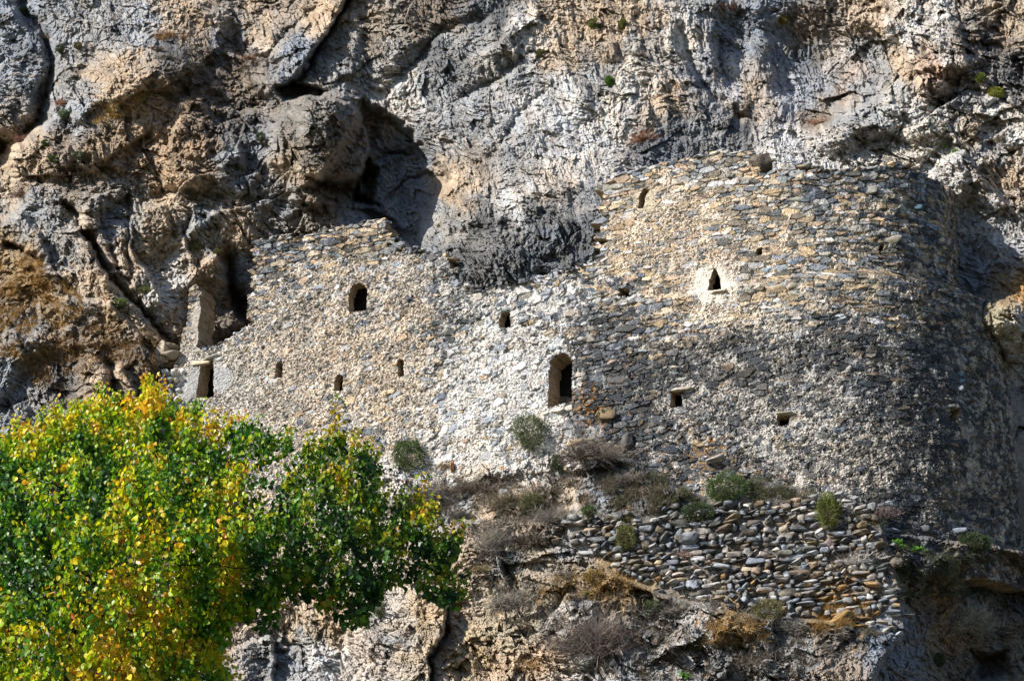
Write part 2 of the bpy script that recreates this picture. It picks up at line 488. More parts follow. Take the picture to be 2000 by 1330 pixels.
def scarp(pts, h, fall, edge=3.0, taper=True):
    """the rock on the left-hand side of the line stands h forward at the edge and dies back over `fall` pixels"""
    w = win(pts, fall * 3 + 25)
    d, s, t = polydist(WX[w], WY[w], pts)
    k = sm(t, 0.0, 0.12) * (1 - sm(t, 0.88, 1.0)) if taper else 1
    sd = d * s
    H[w] += h * k * sm(sd, -edge, edge) * np.exp(-np.maximum(sd, 0) / fall)

def recess(poly, depth, edge=10.0):
    w = win(poly, edge * 2 + 25)
    ins = inpoly(WX[w], WY[w], poly)
    d, s, t = polydist(WX[w], WY[w], poly, True)
    sd = np.where(ins, d, -d)
    H[w] -= depth * sm(sd, -edge, edge)

# --- the boulder and the cave beside it
recess([(712, 200), (750, 225), (790, 250), (820, 275), (850, 310), (878, 352), (840, 400), (826, 450), (815, 500), (740, 470), (700, 420), (640, 400), (600, 370), (640, 330), (700, 250)], 1.9, 12)
bump(618, 268, 88, 100, 2.9, -8, 3.0)
scarp([(716, 395), (705, 340), (716, 290), (714, 235), (690, 205), (620, 192), (560, 196)], 2.2, 80, 4)
recess([(600, 345), (640, 372), (690, 390), (735, 402), (700, 385), (712, 330), (690, 350), (650, 352)], 2.2, 9)
recess([(712, 300), (735, 330), (725, 400), (690, 398), (700, 340)], 2.0, 8)
recess([(535, 168), (575, 158), (640, 178), (630, 194), (560, 190)], 2.2, 7)
scarp([(560, 395), (600, 400), (660, 408), (720, 412), (770, 430), (810, 470)], 0.9, 60, 5)
crack([(760, 395), (790, 350), (830, 335), (880, 352)], 4, 0.5)
crack([(720, 310), (770, 300), (820, 305)], 5, 0.5)
# --- diagonal cleft at the top
scarp([(575, 165), (610, 110), (650, 50), (700, -30), (740, -110)], 1.6, 120, 4)
crack([(575, 160), (610, 112), (655, 45), (705, -40)], 6, 1.4, False)
scarp([(690, 160), (705, 60), (690, 20)], 0.7, 60, 10)
bump(560, 80, 60, 90, 0.8, 20, 3)
scarp([(420, 95), (480, 110), (540, 130), (590, 150)], -0.9, 60, 6)
bump(520, 165, 45, 24, 1.0, 5, 3)
# --- dome in the middle with its undercut
bump(930, 330, 190, 160, 0.45, -20, 3)
bump(905, 370, 60, 55, 0.5, 0, 3)
scarp([(1190, 470), (1130, 500), (1060, 535), (985, 555), (935, 565), (895, 545), (860, 500), (815, 470)], 0.35, 90, 9)
scarp([(1185, 398), (1130, 420), (1080, 440), (1000, 470), (920, 500)], 0.25, 60, 12)
crack([(740, 205), (800, 130), (870, 60), (1000, 0)], 14, 0.6)
crack([(880, 210), (960, 150), (1060, 90)], 12, 0.45)
crack([(960, 310), (1010, 230), (1080, 170)], 10, 0.35)
scarp([(1010, 20), (985, 70), (930, 110)], 0.7, 60, 8)
scarp([(870, 470), (905, 440), (990, 436)], 0.35, 50, 6)
# --- right: the smooth blue gully
recess([(1395, 40), (1480, 30), (1640, 50), (1745, 90), (1735, 170), (1700, 205), (1650, 225), (1590, 248), (1555, 225), (1530, 205), (1480, 200), (1430, 160)], 1.0, 36)
bump(1490, 110, 26, 120, 0.8, -6, 2.5)
crack([(1320, 40), (1345, 120), (1385, 180), (1440, 225), (1480, 240)], 12, 0.8)
crack([(1400, 60), (1412, 130), (1440, 190)], 8, 0.6)
bump(1690, 230, 95, 40, 1.1, -30, 3)
bump(1790, 250, 60, 50, 0.7, 20, 3)
scarp([(1560, 250), (1600, 248), (1660, 222), (1700, 195), (1745, 170)], -0.5, 40, 6)
bump(1815, 145, 30, 45, 0.8, -15, 3)
scarp([(1720, 60), (1760, 90), (1770, 150)], 0.9, 50, 8)
crack([(1540, 258), (1570, 275), (1600, 300), (1650, 330)], 9, 0.6)
scarp([(1480, 265), (1400, 262), (1330, 268), (1230, 300)], 0.25, 40, 12)
scarp([(1900, 160), (1880, 80), (1850, 20)], 0.8, 60, 10)
crack([(1800, 90), (1830, 150), (1900, 180), (2000, 190)], 9, 0.5)
# --- right of the tower
scarp([(1870, 575), (1885, 480), (1900, 420), (1880, 320), (1850, 260)], 0.0, 40)
scarp([(2080, 470), (1990, 420), (1940, 370), (1900, 320), (1880, 285)], 0.8, 90, 7)
recess([(1872, 370), (1900, 340), (1950, 390), (2010, 430), (2080, 480), (2080, 570), (1985, 580), (1930, 585), (1870, 585)], 0.55, 22)
bump(1975, 620, 75, 34, 0.9, 12, 2.5)
bump(2060, 560, 60, 50, 0.9, 12, 2.5)
if 0: recess([(1905, 665), (1960, 655), (2040, 690), (2240, 700), (2240, 1000), (1960, 990), (1900, 900)], 1.6, 10)
# --- left: ribs and gullies that run down to the right
crack([(130, 400), (160, 450), (190, 490), (230, 560), (275, 610), (310, 650), (352, 690)], 11, 1.5, False)
scarp([(352, 695), (310, 655), (262, 600), (215, 545), (175, 480), (150, 420)], 1.7, 34, 5)
scarp([(330, 610), (290, 545), (262, 480), (255, 420)], 0.9, 40, 5)
scarp([(120, 560), (95, 500), (60, 440), (40, 400)], 0.7, 40, 6)
scarp([(250, 380), (215, 400), (180, 420)], -0.6, 40, 6)
scarp([(400, 560), (375, 500), (345, 430), (330, 380)], 0.7, 40, 6)
scarp([(160, 620), (110, 590), (70, 590)], 0.6, 40, 5)
scarp([(300, 820), (270, 760), (240, 700)], 0.8, 40, 6)
scarp([(230, 480), (205, 440), (195, 400)], 0.6, 30, 5)
crack([(175, 410), (215, 470), (245, 540), (262, 560)], 9, 0.8)
crack([(0, 476), (40, 484), (80, 505), (100, 520)], 5, 1.1)
scarp([(345, 712), (300, 700), (255, 640), (215, 595), (165, 585), (110, 570)], 0.9, 60, 6)
crack([(245, 380), (250, 450), (258, 520), (262, 565)], 6, 0.6)
crack([(300, 340), (330, 400), (345, 470)], 8, 0.6)
crack([(445, 500), (455, 560), (480, 610), (500, 640)], 13, 1.8, False)
scarp([(482, 640), (455, 590), (440, 520), (415, 490)], 1.5, 45, 6)
scarp([(560, 330), (552, 280), (545, 230)], 0.6, 40, 6)
scarp([(330, 300), (345, 250), (380, 200)], -0.5, 50, 6)
scarp([(480, 330), (470, 280), (440, 240)], 0.6, 40, 6)
scarp([(300, 250), (250, 280), (190, 330)], -0.5, 50, 7)
scarp([(560, 440), (600, 410), (570, 385)], 0.5, 40, 6)
bump(395, 515, 30, 30, 0.4, 0, 3)
scarp([(505, 470), (480, 430), (430, 400), (380, 430), (350, 480)], 0.5, 45, 8)
# --- far left edge and the top-left ravine
crack([(45, -40), (52, 30), (85, 75), (100, 130), (82, 180), (75, 230), (40, 262), (0, 300)], 12, 1.7, False)
scarp([(-30, 300), (10, 285), (45, 262), (80, 235), (105, 140)], 0.0, 60, 6)
scarp([(60, 395), (28, 330), (22, 285), (60, 255), (110, 225), (150, 190)], -1.0, 60, 6)
recess([(-250, 255), (10, 262), (24, 300), (20, 350), (45, 395), (20, 430), (-250, 460)], 1.8, 12)
crack([(200, 60), (150, 180), (110, 300)], 10, 0.35)
bump(235, 160, 70, 60, 0.8, -30, 3)
scarp([(130, 250), (180, 215), (270, 175), (290, 150)], 0.6, 60, 8)
bump(330, 130, 60, 40, 0.7, 0, 3)
crack([(300, 250), (260, 300), (240, 360)], 12, 0.5)
bump(110, 300, 85, 40, 1.0, 5, 3)
scarp([(210, 390), (130, 375), (60, 350), (30, 300)], 0.7, 70, 8)
scarp([(330, 190), (400, 200), (470, 215), (530, 215)], -0.6, 60, 8)
scarp([(430, 260), (435, 350), (480, 385)], 0.5, 30, 10)
crack([(290, 385), (330, 372), (400, 380), (440, 390)], 9, 0.6)
bump(350, 340, 40, 50, 0.6, 0, 3)
crack([(620, 0), (560, 60), (520, 120)], 8, 0.4)
crack([(450, 40), (470, 100)], 10, 0.5)
# --- lower left
scarp([(150, 640), (60, 660), (0, 640)], 0.5, 60, 8)
recess([(60, 690), (110, 650), (170, 700), (150, 800), (60, 830), (-20, 800)], 0.9, 25)
bump(180, 740, 34, 60, 0.8, 10, 3)
crack([(215, 700), (225, 760), (255, 830)], 12, 1.2)
# --- ledges below the walls
scarp([(1180, 925), (1090, 925), (980, 940), (880, 945), (800, 960)], -0.5, 30, 9)
scarp([(1120, 1020), (1050, 1020), (960, 1010), (870, 1030), (800, 1080)], 0.55, 50, 7)
crack([(965, 1040), (985, 1090), (1005, 1140), (1040, 1175)], 7, 0.9)
scarp([(1000, 1150), (975, 1090), (955, 1040)], 0.5, 30, 5)
crack([(1080, 1090), (1110, 1140), (1130, 1165)], 5, 0.4)
scarp([(840, 1400), (838, 1330), (835, 1280), (868, 1240), (870, 1200), (850, 1160), (790, 1150)], 1.3, 60, 4)
crack([(842, 1340), (840, 1285), (872, 1240), (868, 1180)], 5, 0.9, False)
bump(760, 1215, 60, 60, 0.5, 0, 3)
scarp([(690, 1340), (672, 1280), (680, 1220)], -0.5, 40, 6)
recess([(500, 1235), (545, 1220), (575, 1250), (600, 1300), (560, 1340), (505, 1345)], 0.7, 26)
scarp([(530, 1350), (540, 1290), (525, 1235)], 1.2, 50, 6)
bump(1160, 1135, 60, 22, 0.25, -5, 3)
bump(1085, 1150, 30, 30, 0.4, 0, 3)
scarp([(1300, 1170), (1210, 1165), (1130, 1175), (1060, 1180), (1000, 1200)], 0.25, 50, 8)
scarp([(1240, 1290), (1190, 1275), (1150, 1300), (1080, 1310)], -0.5, 40, 8)
bump(1430, 1240, 50, 22, 0.5, 0, 3)
scarp([(1700, 1400), (1710, 1330), (1735, 1270), (1770, 1235)], 1.5, 60, 6)
scarp([(1790, 1130), (1860, 1160), (1940, 1140)], -0.4, 40, 8)
recess([(1870, 1110), (1960, 1090), (2060, 1130), (2040, 1200), (1930, 1215), (1880, 1180)], 1.2, 25)
recess([(1905, 1275), (1965, 1270), (1975, 1310), (1915, 1320)], 1.6, 12)
bump(1850, 1110, 50, 26, 0.6, 5, 3)

# --- roughness of the rock
ROUGH = [  # x, y, overall amplitude, angular, vertical flutes
    (100, 100, .8, .5, .6), (300, 60, .7, .5, .7), (260, 170, .7, .5, .2), (400, 250, 1.2, 1.2, .3), (150, 330, 1.1, 1.1, .3), (330, 450, .9, .6, 1.), (630, 280, .9, .9, .2), (200, 520, 1., .8, .8),
    (800, 350, .6, .5, .1), (620, 60, .7, .5, .8), (850, 150, .8, .7, .6), (1000, 300, .45, .45, .5), (1100, 330, .4, .4, .5), (930, 230, .5, .5, .6), (1080, 480, .8, .8, 1.5), (960, 530, .8, .8, 1.5), (1200, 200, .5, .5, .9), (1230, 330, .35, .4, .9), (1350, 100, .7, .6, 1.8),
    (1560, 130, .35, .28, 1.2), (1480, 120, .5, .4, 1.6), (1750, 100, 1.0, 1.0, .7), (1900, 150, 1.2, 1.3, .5), (1700, 280, .9, 1.0, .4), (1950, 330, 1.1, 1.2, .4), (1920, 500, .6, .5, .4),
    (60, 600, 1.1, .9, .2), (200, 750, 1.1, .9, .8), (900, 940, .9, .8, .2), (1050, 1000, 1.0, .9, .2), (760, 1230, .7, .7, .2), (1000, 1250, 1.0, 1.1, .3), (1300, 1280, 1.1, 1.2, .2), (1850, 1250, .7, .5, .4), (1800, 1100, 1.1, 1., .2), (560, 1250, .8, .8, .3)]
RF = upsample(field(ROUGH, CX, CY), cgx, cgy, GX, GY)
A0, A1, A2 = RF[..., 0], RF[..., 1], RF[..., 2]
wu = U + 0.5 * fbm(U * 0.4, V * 0.4, 3, 31); wv = V + 0.5 * fbm(U * 0.4, V * 0.4, 3, 32)
H += A0 * (0.75 * fbm(wu * 0.28, wv * 0.28, 3, 41) + 0.45 * (ridged(wu * 0.42, wv * 0.5, 4, 45, 0.55) - 0.5))

def facets(u, v, scale, seed, amp, ang, asp=0.6, crackw=0.10):
    a = math.radians(ang)
    x = (u * math.cos(a) + v * math.sin(a)) / scale; y = (-u * math.sin(a) + v * math.cos(a)) / (scale * asp)
    F1, F2, ci, cj, lx, ly = voronoi(x, y, seed, 0.95, 0.95)
    gx = h01(ci, cj, seed + 5) - 0.5; gy = h01(ci, cj, seed + 6) - 0.5; o = h01(ci, cj, seed + 7) - 0.5
    e = sm(F2 - F1, 0.0, crackw)
    return amp * ((gx * lx + gy * ly) * 1.9 + o * 0.6 - 0.10 * (1 - e))

w2u = wu + 0.09 * fbm(U * 1.6, V * 1.6, 4, 51, .6); w2v = wv + 0.09 * fbm(U * 1.6, V * 1.6, 3, 52)
AM = np.clip(.75 + 1.3 * fbm(U * .5, V * .5, 3, 57), .45, 1.5); A1 = A1 * AM * 1.25
H += facets(w2u, w2v, 2.3, 61, 0.50, 25, .6, .05) * A1
H += facets(w2u, w2v, 1.0, 63, 0.36, -35, 0.5, .08) * A1
H += facets(w2u + 3, w2v, 0.46, 65, 0.24, -40, 0.5, 0.06) * (.35 + .65 * A1)
w3u = w2u + 0.05 * fbm(U * 5, V * 5, 2, 53); w3v = w2v + 0.05 * fbm(U * 5, V * 5, 2, 54)
H += facets(w3u + 3, w3v, 0.21, 67, 0.16, -30, 0.55, 0.05) * (0.4 + 0.6 * A0)
H += facets(w3u + 3, w3v, 0.10, 69, 0.075, -60, 0.6, 0.05) * (0.4 + 0.6 * A0)
H += 0.16 * A2 * fbm(wu * 1.9 + 0.5 * wv, wv * 0.45, 4, 71, 0.6) + 0.10 * A2 * (ridged(wu * 3.1 + 0.8 * wv, wv * 0.8, 3, 75, 0.6) - .5)
H += A0 * (0.20 * (ridged(w2u * 1.1, w2v * 1.4, 5, 83, 0.6) - 0.5) + 0.10 * fbm(w2u * 2.2, w2v * 2.2, 5, 81, 0.65) + 0.08 * (ridged(w2u * 3.6, w2v * 2.8, 4, 85, 0.65) - 0.5) + .05 * fbm(U * 7, V * 7, 3, 88, .7))

YC = YB - H
VX = PX + 7 * fbm(U, V, 4, 95); VY = PY + 9 * fbm(U, V, 4, 96)
vis = inpoly(VX, VY, VIS[0])
dv, _, _ = polydist(VX, VY, VIS[0], True)
sd = np.where(vis, dv, -dv)
WYF = wall_y(PX, PY)
hold = WYF + 0.1 + 1.5 * sm(sd, 4, 60)
hold = np.where(PX > 1790, np.minimum(hold, np.where(PY < 600, 79.9, 79.6)), hold)
k = sm(sd, -10, 3)
YC = np.where(sd > -10, lerp(YC, np.maximum(YC, hold), k), YC)
# behind the cobble wall the bank is cut back to it
rin = inpoly(PX, PY, RET); dr, _, _ = polydist(PX, PY, RET, True); rs = np.where(rin, dr, -dr)
kx_, kz_ = rays(PX, PY)
YR = np.full(PX.shape, 76.5, f4)
for _ in range(12):
    X = kx_ * YR; z = CAM[2] + kz_ * YR
    Y = 77.75 - 0.27 * (X - 2) + np.where(X > 12.4, np.minimum(X - 12.4, 2.0) ** 2 * 1.1, 0) - 0.22 * (25.2 - z)
    YR = 0.4 * YR + 0.6 * Y
YC = lerp(YC, YR + 0.08 + 0.22 * fbm(U * 2, V * 2, 4, 91), sm(rs, -6, 5))

# --- colour of the rock, with the shade of some hollows painted in
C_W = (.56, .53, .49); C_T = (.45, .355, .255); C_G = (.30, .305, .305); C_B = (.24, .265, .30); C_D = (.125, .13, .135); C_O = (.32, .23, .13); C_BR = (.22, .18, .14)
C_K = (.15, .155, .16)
COLS = [(270, 60, .36, .365, .37), (60, 120, *C_B), (180, 40, *C_G), (350, 40, *C_T), (230, 170, *C_T), (250, 140, *C_T), (300, 200, .40, .29, .19), (150, 200, *C_G), (370, 130, *C_BR), (330, 100, *C_D), (460, 130, *C_BR),
        (400, 250, .28, .22, .165), (220, 290, .33, .25, .17), (470, 310, *C_B), (440, 260, *C_D), (340, 340, *C_T), (130, 330, *C_BR), (60, 330, *C_T), (370, 300, .34, .25, .17), (240, 410, .30, .28, .24), (330, 430, *C_T), (80, 420, *C_G), (180, 450, *C_T), (210, 440, *C_B),
        (280, 500, *C_T), (330, 560, *C_W), (300, 590, *C_W), (170, 560, *C_T), (250, 600, *C_T), (120, 480, *C_G), (470, 440, *C_T), (390, 440, *C_G), (400, 530, *C_T), (430, 600, *C_BR), (470, 520, *C_B),
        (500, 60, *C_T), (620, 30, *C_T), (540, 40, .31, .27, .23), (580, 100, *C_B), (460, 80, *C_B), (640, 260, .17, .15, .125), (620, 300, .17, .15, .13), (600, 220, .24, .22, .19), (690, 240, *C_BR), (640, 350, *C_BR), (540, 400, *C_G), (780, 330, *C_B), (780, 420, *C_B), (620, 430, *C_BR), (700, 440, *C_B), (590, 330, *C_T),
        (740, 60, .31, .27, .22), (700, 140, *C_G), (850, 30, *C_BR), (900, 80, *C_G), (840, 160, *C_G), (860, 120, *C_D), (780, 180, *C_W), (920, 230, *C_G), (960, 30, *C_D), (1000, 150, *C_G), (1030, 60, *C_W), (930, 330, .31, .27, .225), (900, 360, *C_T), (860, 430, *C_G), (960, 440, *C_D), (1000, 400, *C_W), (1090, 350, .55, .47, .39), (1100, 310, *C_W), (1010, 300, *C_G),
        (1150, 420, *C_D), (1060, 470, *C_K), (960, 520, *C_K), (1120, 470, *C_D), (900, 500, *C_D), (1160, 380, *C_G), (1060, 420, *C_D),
        (1080, 20, *C_T), (1100, 110, *C_T), (1170, 60, *C_T), (1250, 30, *C_T), (1120, 190, *C_W), (1000, 250, .40, .40, .40), (960, 200, .36, .36, .36), (1070, 270, .48, .46, .44), (1180, 240, *C_W), (1250, 160, *C_W), (1240, 100, *C_G), (1300, 190, *C_T), (1160, 160, *C_G), (1230, 330, .42, .40, .39), (1200, 300, *C_W), (1290, 300, *C_B), (1050, 220, *C_W), (1330, 60, *C_W), (1310, 280, *C_D), (1380, 250, *C_G), (1430, 255, *C_D), (1350, 270, *C_K), (1260, 290, *C_D),
        (1380, 140, .34, .36, .40), (1420, 90, .18, .20, .24), (1440, 170, .45, .45, .46), (1530, 180, .42, .42, .44), (1370, 30, *C_G), (1450, 140, .34, .33, .33), (1500, 60, *C_B), (1540, 130, *C_B), (1570, 120, *C_D), (1600, 160, .30, .31, .33), (1640, 120, .38, .35, .32), (1660, 150, .42, .34, .28), (1690, 190, *C_G), (1580, 60, *C_BR), (1700, 110, *C_G), (1470, 190, *C_T), (1590, 235, *C_BR),
        (1540, 290, *C_W), (1600, 290, *C_W), (1680, 290, *C_W), (1700, 240, *C_G), (1640, 250, *C_G), (1790, 240, *C_W), (1810, 260, .58, .52, .42), (1760, 60, *C_W), (1810, 60, *C_W), (1740, 200, .40, .40, .38), (1860, 120, *C_W), (1940, 200, *C_W), (1900, 370, .46, .44, .40), (1700, 20, *C_T), (1780, 120, *C_T), (1830, 140, .46, .31, .22), (1880, 100, *C_BR), (1930, 80, *C_D), (1960, 40, *C_T), (1870, 200, *C_G), (1960, 250, *C_W), (1900, 250, *C_T), (1980, 160, *C_D), (1880, 330, *C_W), (1950, 350, *C_T), (1930, 300, *C_G),
        (1920, 430, .44, .46, .48), (1960, 500, .36, .38, .41), (1900, 520, *C_B), (1940, 545, *C_BR), (1975, 575, *C_O), (1995, 570, .48, .27, .08), (1950, 610, .33, .30, .2), (1990, 620, *C_W), (1960, 760, .24, .22, .20), (1910, 570, *C_D),  # bluish tones right of the tower carry the recess's shade in the colour
        (30, 520, *C_O), (60, 560, .30, .19, .08), (100, 600, *C_O), (20, 600, *C_BR), (150, 590, *C_G), (80, 690, *C_O), (60, 640, *C_G), (160, 660, *C_BR), (240, 660, *C_BR), (210, 640, *C_O), (120, 740, *C_D), (200, 740, *C_T), (280, 730, *C_BR), (20, 740, *C_G), (40, 840, *C_G), (150, 830, *C_BR), (300, 660, *C_T), (270, 700, *C_BR),
        (800, 930, *C_W), (900, 930, .52, .47, .38), (1000, 930, *C_W), (1080, 920, *C_W), (1000, 960, *C_T), (1100, 950, .5, .42, .32), (1150, 950, *C_G), (1230, 930, *C_D), (1290, 930, *C_D), (1180, 910, *C_D), (880, 1000, *C_G), (1040, 1000, *C_BR), (960, 1010, *C_T), (930, 1060, .36, .29, .21), (1050, 1070, .42, .36, .27), (980, 1080, *C_G), (880, 1120, *C_T), (900, 1150, .46, .38, .27),
        (1090, 1060, *C_G), (1080, 1150, .20, .16, .10), (1190, 1140, .30, .21, .11), (1230, 1150, .34, .24, .12), (1080, 1140, .28, .2, .11), (1130, 1200, *C_G), (1000, 1230, .47, .39, .27), (930, 1270, .47, .38, .24), (1060, 1280, .45, .34, .24), (980, 1300, *C_T), (880, 1200, *C_T), (780, 1190, .46, .42, .36), (760, 1250, *C_G), (720, 1280, .52, .46, .40), (640, 1220, .46, .36, .24), (580, 1190, .46, .38, .28), (560, 1280, *C_G), (640, 1290, *C_W), (820, 1290, .44, .37, .28), (840, 1200, .42, .32, .2),
        (1130, 1300, *C_W), (1240, 1230, *C_G), (1240, 1300, *C_G), (1350, 1300, *C_G), (1300, 1220, *C_BR), (1440, 1230, .3, .19, .07), (1400, 1280, *C_D), (1500, 1260, *C_G), (1550, 1300, *C_G), (1640, 1290, .3, .25, .2), (1660, 1230, *C_D), (1360, 960, *C_D),
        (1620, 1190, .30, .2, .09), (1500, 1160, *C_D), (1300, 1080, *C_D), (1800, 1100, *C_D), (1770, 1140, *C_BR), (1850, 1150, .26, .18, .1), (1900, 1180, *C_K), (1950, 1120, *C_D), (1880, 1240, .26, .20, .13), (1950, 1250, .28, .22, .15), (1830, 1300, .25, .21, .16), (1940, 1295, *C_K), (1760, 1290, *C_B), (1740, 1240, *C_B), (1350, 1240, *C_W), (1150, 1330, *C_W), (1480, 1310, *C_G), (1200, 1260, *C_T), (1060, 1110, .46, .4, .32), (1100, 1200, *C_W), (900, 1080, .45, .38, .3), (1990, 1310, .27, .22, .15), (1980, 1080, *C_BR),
        (400, 1200, *C_T), (100, 1100, *C_G), (900, 1500, *C_T), (1500, 1500, *C_G), (1900, 1500, *C_T)]
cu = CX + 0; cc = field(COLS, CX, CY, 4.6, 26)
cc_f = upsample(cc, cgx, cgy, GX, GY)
# look the colour up at a wandering position so patches get torn edges
def warp_lookup(a, amt, seed):
    jx = ((PX - GX[0]) / 1.5 + amt * fbm(U * 1.1, V * 1.1, 5, seed, 0.62)).clip(0, len(GX) - 1).astype(int)
    jy = ((PY - GY[0]) / 1.5 + amt * 1.3 * fbm(U * 1.3, V * 1.0, 5, seed + 9, 0.62)).clip(0, len(GY) - 1).astype(int)
    return a[jy, jx]
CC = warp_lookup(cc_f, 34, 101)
lum = fbm(w2u * 1.3, w2v * 1.0, 5, 111, 0.65)
streak = fbm(wu * 2.6 + 0.4 * wv, wv * 0.5, 4, 121, 0.6)
tone = fbm(U * 0.35, V * 0.35, 4, 131)
CC = CC * (1 + 0.55 * lum + 0.25 * streak)[..., None]
warm = (0.07 * tone + 0.06 * fbm(w2u * 2, w2v * 2, 3, 133))[..., None]
CC = CC * (1 + warm * np.array([1.6, 0.2, -1.6]))
# dark lichen blotches, pale scars
lich = sm(fbm(w2u * 2.1, w2v * 1.6, 5, 141, 0.7) + 0.25 * fbm(U * .4, V * .4, 2, 145), 0.16, 0.34)[..., None]
CC = lerp(CC, CC * 0.38 + np.array([.006, .007, .009]), lich * 0.62)
pale = sm(fbm(w2u * 1.4 + 9, w2v * 1.1, 5, 151, 0.65), 0.24, 0.42)[..., None]
CC = lerp(CC, CC * 1.25 + np.array([.06, .055, .05]), pale * 0.6)
ol = sm(fbm(w2u * 3.0, w2v * 3.0, 4, 161, 0.7), 0.22, 0.36) * field([(1000, 965, 1), (1190, 1140, 1), (1080, 1150, 1), (1440, 1230, .9), (1600, 1200, .9), (300, 660, .6), (980, 1290, .5), (220, 220, .35), (450, 650, 0), (400, 100, .2), (900, 600, 0), (1200, 300, .08), (1500, 100, 0), (800, 1200, .1), (1900, 900, 0), (1950, 1200, .2), (700, 300, 0), (100, 600, .7), (1900, 100, .1)], CX, CY)[..., 0][np.minimum((((PY - cgy[0]) / 12).astype(int)), len(cgy) - 1), np.minimum(((PX - cgx[0]) / 12).astype(int), len(cgx) - 1)]
CC = lerp(CC, np.array([.34, .19, .06]) * (1 + 0.3 * lum[..., None]), (ol * 0.9)[..., None])
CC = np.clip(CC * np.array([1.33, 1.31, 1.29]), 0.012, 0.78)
kx, kz = rays(PX, PY)
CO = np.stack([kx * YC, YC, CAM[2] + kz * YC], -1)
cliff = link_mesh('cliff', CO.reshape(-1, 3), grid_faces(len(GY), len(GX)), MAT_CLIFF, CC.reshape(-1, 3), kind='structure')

# the slope of scree and soil from the viewer up to the cliff foot
gx = np.linspace(-400, 400, 161); gy = np.concatenate([np.linspace(-300, 0, 20, endpoint=False), np.linspace(0, 120, 121)])
GXX, GYY = np.meshgrid(gx, gy)
GZ = 0.0 + 13.5 * sm(GYY, 12, 74) + 0.5 * fbm(GXX * 0.08, GYY * 0.08, 4, 201) * sm(GYY, 5, 15)
gcol = np.array([.16, .145, .08]) * (1 + 0.6 * fbm(GXX * 0.3, GYY * 0.3, 4, 205))[..., None]
ground = link_mesh('ground', np.stack([GXX, GYY, GZ], -1), grid_faces(len(gy), len(gx))[:, ::-1], MAT_CLIFF, np.clip(gcol, .02, .5).reshape(-1, 3), smooth=True, kind='structure')
del lum, streak, tone, lich, pale, w3u, w3v, A0, A1, A2, RF

